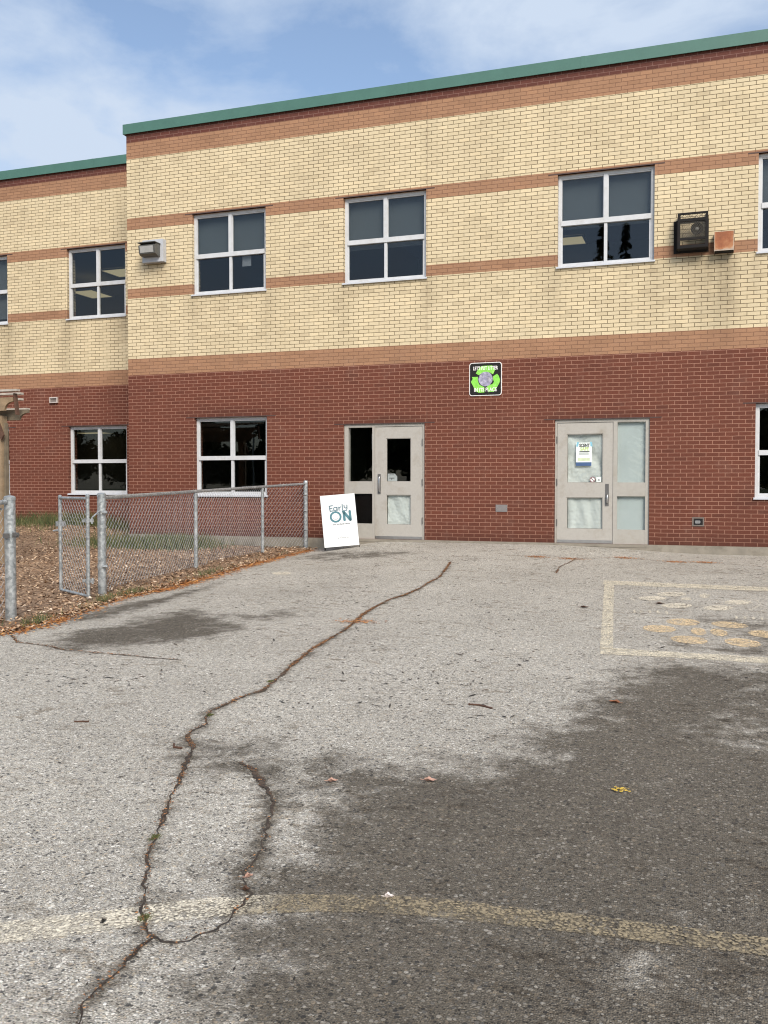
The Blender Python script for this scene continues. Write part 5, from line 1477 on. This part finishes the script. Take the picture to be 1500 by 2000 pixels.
mb = MB(); mb.box(-.005, .095, -.0022, -.0012, .05, .062); mb.box(.0, .09, -.0022, -.0012, .112, .120); mb.box(.04, .05, -.0022, -.0012, .02, .05); mb.build('print', M['blackprint'], ls)

# things seen through the glass
pr = thing('paper_notice', 'pale paper stuck inside the upper window nearest the wall light', 'notice', (2.62, .145, 5.25))
mb = MB(); mb.box(-.095, .095, 0, .002, 0, .24); mb.build('sheet', plain('dull_paper', (.22, .235, .26), .8), pr)
k = 0
for (x, y, z, sx, sy, lab) in ((8.02, 6.4, 6.83, .27, .36, 'lit ceiling panel seen through the upper window nearest the loudspeaker'),
                               (-5.45, 6.2, 6.42, .35, .5, 'lit ceiling panel in the middle of the upper left wing window'),
                               (-4.0, 5.75, 6.83, .5, .42, 'lit ceiling panel nearest the glass of the upper left wing window'),
                               (-5.6, 6.4, 2.50, .5, .3, 'lit ceiling panel behind the lower left wing window')):
    cl = thing('ceiling_light', lab, 'ceiling light', (x, y, z), 0, 'fluorescent ceiling panels')
    mb = MB(); mb.box(-sx, sx, -sy, sy, -.02, .0); mb.build('diffuser', M['emit'], cl)
    mb = MB(); mb.box(-sx - .03, -sx, -sy, sy, -.03, .005); mb.box(sx, sx + .03, -sy, sy, -.03, .005); mb.box(-sx, sx, -sy - .03, -sy, -.03, .005); mb.box(-sx, sx, sy, sy + .03, -.03, .005)
    mb.build('trim', M['frame'], cl)

# ------------------------------------------------------------------ chain-link fence
WIRE = plain('zinc_wire', (0.42, 0.43, 0.44), 0.4, metal=0.35, var=.15)
def link_mesh(mb, a, b, ha, hb, z0=.05, pitch=.045, r=.0023, zfun=None):
    """interlocked zigzag wires between two ground points; ha, hb = top heights (absolute)"""
    ax, ay = a; bx, by = b
    Ln = math.hypot(bx - ax, by - ay)
    nx_, ny_ = -(by - ay) / Ln, (bx - ax) / Ln
    ncol = int(Ln / pitch)
    for c in range(ncol):
        pts = []
        s0 = (c + .5) * pitch
        t0 = s0 / Ln
        top = ha + (hb - ha) * t0
        gx0, gy0 = ax + (bx - ax) * t0, ay + (by - ay) * t0
        zb = (zfun or mulch_z)(ax + (bx - ax) * .5, ay + (by - ay) * .5) + z0
        zlow = (zfun or mulch_z)(gx0, gy0) + z0 - .03
        nz_ = int((top + .04 - zb) / pitch)
        for k in range(-4, nz_ + 1):
            z = zb + k * pitch
            if z < zlow: continue
            odd = (k + c) % 2
            t = (s0 + (pitch / 2 if odd else -pitch / 2)) / Ln
            off = .003 if odd else -.003
            pts.append((ax + (bx - ax) * t + nx_ * off, ay + (by - ay) * t + ny_ * off, z))
        if len(pts) > 1: mb.tube(pts, r, 4, cap=False)

def post(x, y, top, r, cap=True, z=None):
    mb = MB()
    zb = (mulch_z(x, y) if z is None else z) - .03
    mb.tube([(x, y, zb), (x, y, top - .02)], r, 18)
    if cap:
        mb.tube([(x, y, top - .05), (x, y, top - .018), (x, y, top - .006), (x, y, top)], [r * 1.08, r * 1.08, r * .85, r * .3], 18)
    return mb
F_END = (3.95, -.06); F_L1 = (3.62, -1.21); F_L2 = (3.81, -3.83); F_GP = (4.338, -6.868)
tops = {F_END: 1.088, F_L1: .985, F_L2: .93, F_GP: .921}
fence = thing('chain_link_fence', 'galvanised chain-link fence running from the brick wall to the open gate', 'fence', (F_GP[0], F_GP[1], gz(*F_GP)))
fb = tuple(fence.location)
def put(mb, name, mat, parent, base, smooth=True):
    o = mb.build(name, mat, parent, loc=None)
    for v in o.data.vertices: v.co = v.co - Vector(base)
    if smooth: smooth_by_angle(o, 40)
    return o
put(post(*F_END, 1.088, .040), 'end_post', M['galv'], fence, fb)
put(post(*F_L1, .965, .027, cap=False), 'line_post', M['galv'], fence, fb)
put(post(*F_L2, .905, .030, cap=False), 'line_post', M['galv'], fence, fb)
put(post(*F_GP, .921, .049), 'gate_post', M['galv'], fence, fb)
rail_z = {F_END: 1.02, F_L1: .965, F_L2: .905, F_GP: .845}
mb = MB()
mb.tube([(F_END[0], F_END[1], 1.02), (F_L1[0], F_L1[1], .968), (F_L2[0], F_L2[1], .908), (F_GP[0], F_GP[1] + .05, .858)], .0235, 12)
put(mb, 'top_rail', M['galv'], fence, fb)
mb = MB()
seq = [F_END, F_L1, F_L2, F_GP]
for p0, p1 in zip(seq, seq[1:]):
    link_mesh(mb, p0, p1, rail_z[p0], rail_z[p1])
o = put(mb, 'wire_mesh', WIRE, fence, fb, smooth=False)
mb = MB()
for z in (-.20, .14, .50, .80):      # tension bands at the gate post and end post
    for (px, py, rr, sg) in ((F_GP[0], F_GP[1], .052, 1), (F_END[0], F_END[1], .043, -1)):
        mb = MB(); mb.tube([(px, py, z), (px, py, z + .022)], rr, 16)
        mb.tube([(px - .02, py + sg * (rr + .004), z + .011), (px + .03, py + sg * (rr + .004), z + .011)], .009, 8)
        put(mb, 'tension_band', M['galv'], fence, fb)
mb = MB(); mb.tube([(F_GP[0], F_GP[1] + .075, -.28), (F_GP[0], F_GP[1] + .075, .85)], .006, 6)
put(mb, 'tension_bar', M['galv'], fence, fb)
for z in (.66, .02):
    mb = MB(); mb.tube([(F_GP[0], F_GP[1], z), (F_GP[0], F_GP[1], z + .05)], .0545, 16)
    mb.tube([(F_GP[0] + .045, F_GP[1] - .045, z + .025), (F_GP[0] + .10, F_GP[1] - .03, z + .025)], .018, 10)
    put(mb, 'hinge_band', M['galv'], fence, fb)

# gate leaf standing open
G0 = (4.36, -7.16); G1 = (3.58, -6.66)
gate = thing('chain_link_gate', 'narrow chain-link gate leaf standing open between two steel posts', 'gate', (G0[0], G0[1], gz(*G0)))
gb_ = tuple(gate.location)
gtop, gbot = .885, -.29
for (q, zt, zb_) in ((G0, .90, -.335), (G1, .88, -.29)):
    mb = MB(); mb.tube([(q[0], q[1], zb_), (q[0], q[1], zt - .01)], .0215, 14); mb.tube([(q[0], q[1], zt - .03), (q[0], q[1], zt - .004), (q[0], q[1], zt + .008)], [.025, .024, .010], 14)
    put(mb, 'stile', M['galv'], gate, gb_)
for zt in (gtop - .03, gbot + .01):
    mb = MB(); mb.tube([(G0[0], G0[1], zt), (G1[0], G1[1], zt - .005)], .019, 12); put(mb, 'rail', M['galv'], gate, gb_)
mb = MB()
link_mesh(mb, G0, G1, gtop - .03, gtop - .03, z0=.03, zfun=lambda x, y: -.33)
put(mb, 'wire_mesh', WIRE, gate, gb_, smooth=False)
for z in (.60, -.10):
    mb = MB()
    mb.tube([(G0[0], G0[1], z - .03), (G0[0], G0[1], z + .03)], .027, 12)
    mb.box(G0[0] - .07, G0[0] + .075, G0[1] - .012, G0[1] + .012, z - .018, z + .018)
    mb.tube([(G0[0] + .06, G0[1], z - .035), (G0[0] + .06, G0[1], z + .035)], .012, 8)
    if z > 0: mb.tube([(G0[0] + .06, G0[1], .635), (G0[0] + .075, G0[1] + .1, .70), (F_GP[0] + .01, F_GP[1] - .05, .70)], .009, 8)
    put(mb, 'hinge', M['galv'], gate, gb_)
mb = MB()
mb.box(G1[0] - .055, G1[0] + .07, G1[1] - .02, G1[1] + .02, .50, .56); mb.tube([(G1[0] - .12, G1[1] + .02, .44), (G1[0], G1[1], .455)], .012, 8); mb.tube([(G1[0], G1[1], .43), (G1[0], G1[1], .57)], .026, 12)
put(mb, 'latch', M['galv'], gate, gb_)

# the other gate post with its run of fence leaving the picture
Q0 = (4.637, -8.748); Q1 = (4.72, -11.6)
f2_ = thing('chain_link_fence', 'stout galvanised post with a latch band and fence running out of view at left', 'fence', (Q0[0], Q0[1], gz(*Q0)))
f2b = tuple(f2_.location)
put(post(*Q0, .912, .053), 'gate_post', M['galv'], f2_, f2b)
put(post(*Q1, .86, .03, cap=False), 'line_post', M['galv'], f2_, f2b)
mb = MB(); mb.tube([(Q0[0], Q0[1] - .06, .845), (Q1[0], Q1[1], .84)], .0235, 12); put(mb, 'top_rail', M['galv'], f2_, f2b)
mb = MB(); link_mesh(mb, (Q0[0] - .02, Q0[1] - .07), Q1, .845, .84); put(mb, 'wire_mesh', WIRE, f2_, f2b, smooth=False)
mb = MB()
for z in (.77, -.28): mb.tube([(Q0[0], Q0[1], z), (Q0[0], Q0[1], z + .02)], .0555, 18)
mb.tube([(Q0[0], Q0[1], .485), (Q0[0], Q0[1], .55)], .0585, 18)
mb.tube([(Q0[0] - .05, Q0[1] - .07, .78), (Q0[0] - .13, Q0[1] - .06, .78)], .014, 8)
put(mb, 'tension_band', M['galv'], f2_, f2b)
mb = MB()
mb.box(Q0[0] + .053, Q0[0] + .125, Q0[1] - .03, Q0[1] - .02, .50, .548); mb.tube([(Q0[0] + .105, Q0[1] - .045, .524), (Q0[0] + .105, Q0[1] - .005, .524)], .017, 10)
mb.box(Q0[0] - .02, Q0[0] + .055, Q0[1] - .078, Q0[1] - .07, .495, .54)
put(mb, 'latch_catch', M['darksteel'], f2_, f2b)

# ------------------------------------------------------------------ pergola at the left edge
PX, PY = .335, -4.0
pg = thing('pergola', 'weathered timber pergola end with shaped beam tips behind the left gate post', 'pergola', (PX, PY, gz(PX, PY)))
pb_ = tuple(pg.location)
mb = MB(); mb.box(PX - .07, PX + .07, PY - .07, PY + .07, -.4, 2.12, .008); put(mb, 'post', M['wood'], pg, pb_, False)
mb = MB(); mb.box(PX + .071, PX + .105, PY - .02, PY + .05, -.4, 2.0); put(mb, 'post_board', M['greywood'], pg, pb_, False)
def beam(y, zb, zt, xe, back=-2.5, th=.045):
    h = zt - zb
    pts = [(back, y, zb), (xe - .20, y, zb)]
    for i in range(9):           # concave quarter cut at the tip
        a = R(180 - 90 * i / 8)
        pts.append((xe - .0 + (.17) * math.cos(a), y, zb + .0 + (h * .68) * math.sin(a)))
    pts += [(xe, y, zt), (back, y, zt)]
    m_ = MB(); m_.prism(pts, (0, th, 0)); return m_
put(beam(PY - .13, 2.19, 2.40, .69), 'beam', M['wood'], pg, pb_, False)
put(beam(PY + .09, 2.05, 2.22, .79), 'beam', M['greywood'], pg, pb_, False)
for xe_, yy, zz in ((.82, PY - .20, 2.485), (.70, PY + .02, 2.455), (.42, PY + .35, 2.40), (.25, PY + .70, 2.27)):
    mb = MB(); mb.box(-2.5, xe_, yy, yy + .09, zz, zz + .035, .003); put(mb, 'roof_slat', M['palewood'], pg, pb_, False)
mb = MB(); mb.prism([(.74, PY - .135, 2.12), (.775, PY - .135, 2.12), (.73, PY - .135, 2.46), (.70, PY - .135, 2.46)], (0, .06, 0)); put(mb, 'end_board', M['darkwood'], pg, pb_, False)
mb = MB(); mb.prism([(PX - .06, PY - .115, 2.12), (PX - .0, PY - .115, 2.12), (PX + .14, PY - .115, 1.80), (PX + .10, PY - .115, 1.72)], (0, .04, 0)); put(mb, 'brace', M['darkwood'], pg, pb_, False)
mb = MB(); mb.box(-2.44, -2.30, PY - .07, PY + .07, -.4, 2.19); put(mb, 'post', M['wood'], pg, pb_, False)

# ------------------------------------------------------------------ single leaves on the asphalt
def leaf(x, y, size, rz, mat, label, lobes=7):
    mb = MB()
    vs = []
    n_ = 28
    for i in range(n_):
        a = math.tau * i / n_
        r = size * (.62 + .38 * abs(math.cos(lobes * a / 2))) * (1.0 if abs(a - math.pi) > .3 else .8)
        vs.append((r * math.cos(a), .62 * r * math.sin(a), .006 + .010 * abs(math.sin(a)) + .004 * math.cos(3 * a)))
    vs.append((0, 0, .004))
    mb.add(vs, [(i, (i + 1) % n_, n_) for i in range(n_)])
    mb.tube([(-size * .7, 0, .006), (-size * 1.5, size * .12, .008)], .0016, 5)
    o = mb.build('fallen_leaf', mat)
    o.location = (x, y, gz(x, y) + .001); o.rotation_euler = (0, 0, rz)
    return tag(o, label, 'leaf', 'single fallen leaves on the asphalt')
LP = plain('pink_brown_leaf', (.42, .25, .19), .7, var=.2, vscale=40)
LO = plain('orange_brown_leaf', (.26, .10, .045), .7, var=.25, vscale=40)
LB = plain('dark_brown_leaf', (.075, .035, .02), .8, var=.3, vscale=40)
LY = plain('yellow_leaf', (.62, .42, .06), .6, var=.2, vscale=60)
LW = plain('whitish_leaf', (.62, .55, .52), .7, var=.15, vscale=60)
LK = plain('black_husk', (.012, .011, .01), .7)
leaf(*LEAF[0], .026, .4, LP, 'pinkish brown leaf left of the middle of the damp patch edge')
leaf(*LEAF[1], .033, .1, LP, 'pinkish lobed leaf in the middle of the damp patch edge')
leaf(*LEAF[2], .038, 2.8, LO, 'orange brown leaf on the damp asphalt below the painted box')
leaf(*LEAF[4], .017, .9, LP, 'tiny pinkish leaf beside the dark branch crack above the painted arc')
leaf(LEAF[4][0] + .04, LEAF[4][1] - .10, .016, .2, LB, 'small dark brown leaf lying on the painted arc by the branch crack')
leaf(*LEAF[5], .018, .3, LW, 'whitish crumpled leaf on the middle of the painted arc')
leaf(*LEAF[6], .009, 1.2, LK, 'black husk on the pale left part of the painted arc')
leaf(*LEAF[12], .05, .1, LB, 'dark leaf left of the painted box outline')
leaf(*LEAF[13], .05, .1, LB, 'dark leaf just inside the left side of the painted box')
# broken yellow leaf cluster: one crumpled leaf in a single mesh
mb = MB()
r3 = random.Random(3)
for k in range(16):
    a = r3.uniform(0, math.tau); d_ = r3.uniform(.004, .048); s_ = r3.uniform(.004, .011)
    cx1, cy1 = d_ * math.cos(a), .75 * d_ * math.sin(a)
    if abs(a - 4.2) < .5 and d_ < .03: continue
    pz = .006 + r3.random() * .004
    pts = [(cx1 + s_ * r3.uniform(.6, 1.4) * math.cos(t * math.tau / 6), cy1 + s_ * r3.uniform(.6, 1.3) * math.sin(t * math.tau / 6), pz + .002 * (t % 2)) for t in range(6)]
    mb.add(pts, [tuple(range(6))])
for k in range(5):
    a = r3.uniform(0, math.tau)
    mb.add([(0, 0, .005), (.045 * math.cos(a), .034 * math.sin(a), .007), (.042 * math.cos(a + .12), .032 * math.sin(a + .12), .007)], [(0, 1, 2)])
o = mb.build('fallen_leaf', LY); o.location = (*LEAF[3], gz(*LEAF[3]))
tag(o, 'crumbled bright yellow leaf on the dark damp asphalt', 'leaf', 'single fallen leaves on the asphalt')
def twig(pts, r, label):
    p0 = pts[0]
    mb = MB(); mb.tube([(x - p0[0], y - p0[1], gz(x, y) - gz(*p0) + .006) for x, y in pts], r, 6)
    o = mb.build('twig', LB); o.location = (p0[0], p0[1], gz(*p0)); tag(o, label, 'twig', 'twigs on the asphalt')
tw = LEAF[10]; twig([tw, (tw[0] + .07, tw[1] + .0), (tw[0] + .16, tw[1] - .05)], .006, 'short straight twig on pale asphalt left of the damp patch')
tw = LEAF[7]; twig([tw, (tw[0] + .08, tw[1] + .03)], .005, 'small twig on pale asphalt farthest left')
tw = LEAF[8]; twig([tw, (tw[0] + .03, tw[1] - .05), (tw[0] + .08, tw[1] - .05)], .006, 'bent brown twig just left of the long crack')

# ------------------------------------------------------------------ trees and lamp behind the viewer (mirrored in the panes)
LEAFD = island_mat('conifer_needles', [(0.0, (0.012, 0.022, 0.012)), (1.0, (0.035, 0.055, 0.025))], .9)
LEAFB = island_mat('broad_leaves', [(0.0, (0.03, 0.045, 0.015)), (.7, (0.07, 0.085, 0.025)), (1.0, (0.14, 0.11, 0.03))], .9)
def spruce(x, y, h, label, seed):
    r0 = random.Random(seed); z0 = gz(x, y)
    t = thing('spruce_tree', label, 'tree', (x, y, z0), 0, 'trees across the yard mirrored in the windows')
    mb = MB(); mb.tube([(0, 0, 0), (0.05, 0, h * .5), (0, 0, h * .98)], [h * .016, h * .010, .02], 8); mb.build('trunk', M['bark'], t)
    mb = MB()
    for k in range(int(h * 16)):
        q = r0.random() ** .8
        z = h * (.07 + .93 * q)
        rad = (1 - q) * h * .17 * r0.uniform(.55, 1.15) + .12
        a = r0.uniform(0, math.tau)
        ca, sa = math.cos(a), math.sin(a)
        dr = rad * .35
        for s in range(5):
            f0, f1 = s / 5, (s + 1) / 5 + .08
            w = .26 * (1 - f0 * .6) * r0.uniform(.7, 1.3)
            za = z - dr * f0 + r0.uniform(-.06, .06); zb = z - dr * f1
            mb.add([(ca * rad * f0, sa * rad * f0, za), (ca * rad * f1 - sa * w, sa * rad * f1 + ca * w, zb - .12), (ca * rad * f1 * 1.05, sa * rad * f1 * 1.05, zb + .08), (ca * rad * f1 + sa * w, sa * rad * f1 - ca * w, zb - .12)], [(0, 1, 2, 3)])
    mb.build('crown', LEAFD, t)
def broad(x, y, h, wdt, label, seed):
    r0 = random.Random(seed); z0 = gz(x, y)
    t = thing('maple_tree', label, 'tree', (x, y, z0), 0, 'trees across the yard mirrored in the windows')
    mb = MB(); mb.tube([(0, 0, 0), (.08, .05, h * .3), (.0, .1, h * .7)], [h * .028, h * .02, h * .008], 8)
    for k in range(6):
        a = k * 1.05 + r0.random(); mb.tube([(.05, .05, h * (.28 + .05 * k)), (math.cos(a) * wdt * .35, math.sin(a) * wdt * .35, h * (.5 + .06 * k))], [h * .01, h * .004], 6)
    mb.build('trunk', M['bark'], t)
    mb = MB()
    cl = [(r0.gauss(0, wdt * .26), r0.gauss(0, wdt * .26), h * r0.uniform(.38, .88), wdt * r0.uniform(.13, .24)) for _ in range(26)]
    for cx1, cy1, cz1, rr in cl:
        for k in range(230):
            d = Vector((r0.gauss(0, 1), r0.gauss(0, 1), r0.gauss(0, .8))).normalized() * rr * r0.uniform(.2, 1.1)
            s = r0.uniform(.2, .42)
            a = Vector((r0.gauss(0, 1), r0.gauss(0, 1), r0.gauss(0, 1))).normalized() * s; b = a.orthogonal().normalized() * s * .7
            c = Vector((cx1, cy1, cz1)) + d
            mb.add([c - a, c + b, c + a, c - b], [(0, 1, 2, 3)])
    mb.build('crown', LEAFB, t)
spruce(6.4, -40, 16.7, 'slim dark spruce mirrored right of another in the window nearest the loudspeaker', 1)
spruce(4.9, -42, 17.6, 'dark spruce mirrored just beside the central mullion in the upper window', 2)
broad(-38, -66, 8.6, 6, 'broad tree mirrored at left in the lower window behind the fence', 3)
broad(-28.6, -66, 8.0, 5, 'broad tree mirrored at right in the lower window behind the fence', 4)
spruce(-36.6, -75, 7.6, 'small pointed spruce mirrored in the middle of the lower window behind the fence', 8)
broad(14.6, -34, 5.6, 4.5, 'small tree mirrored in the white-framed lower window at far right', 5)
for k, (x, y, h) in enumerate(((-46, -82, 6.2), (-40, -84, 5.4), (-35, -84, 5.2), (-30, -84, 5.6), (-52, -74, 8.6))):  # last, taller tree is added to keep mirrored sky off the wing panes
    broad(x, y, h, 8, ['low tree in the far tree line mirrored in the lower window, first from left', 'low tree in the far tree line mirrored in the lower window, second from left', 'low tree in the far tree line mirrored in the lower window, third from left', 'low tree in the far tree line mirrored in the lower window, fourth from left', 'taller tree added at the left end of the far tree line to darken the wing panes'][k], 20 + k)
for k, (x, y, h) in enumerate(((-62, -70, 8.5), (-70, -74, 8.0), (-78, -72, 9.0), (-54, -78, 7.5), (-46, -70, 6.5))):  # row added to hide the sky that the lower wing panes would mirror
    broad(x, y, h, 10, 'leafy tree of an added unseen row that darkens the lower left wing window, ' + ['second from right', 'second from left', 'leftmost', 'standing farthest back', 'rightmost and lowest'][k], 40 + k)
for k, (x, y, h) in enumerate(((-22.5, -68, 9.5), (-16.5, -70, 9.0), (-11, -68, 9.5))):  # trees added so the left door's side pane mirrors dark instead of sky
    broad(x, y, h, 8.5, 'dark leafy tree added out of view to darken the narrow side pane of the left door, ' + ['leftmost of three', 'middle of three', 'rightmost of three'][k], 60 + k)
lp_ = thing('street_lamp', 'slim street lamp mirrored in the lower window behind the fence', 'street lamp', (-29.2, -62, gz(0, -62)))
mb = MB(); mb.tube([(0, 0, 0), (0, 0, 6.6), (.3, 0, 7.0)], [.1, .07, .05], 10); mb.build('pole', M['galv'], lp_)
mb = MB(); mb.box(.25, .95, -.14, .14, 6.95, 7.08, .02); mb.build('lamp_head', M['lamphouse'], lp_)
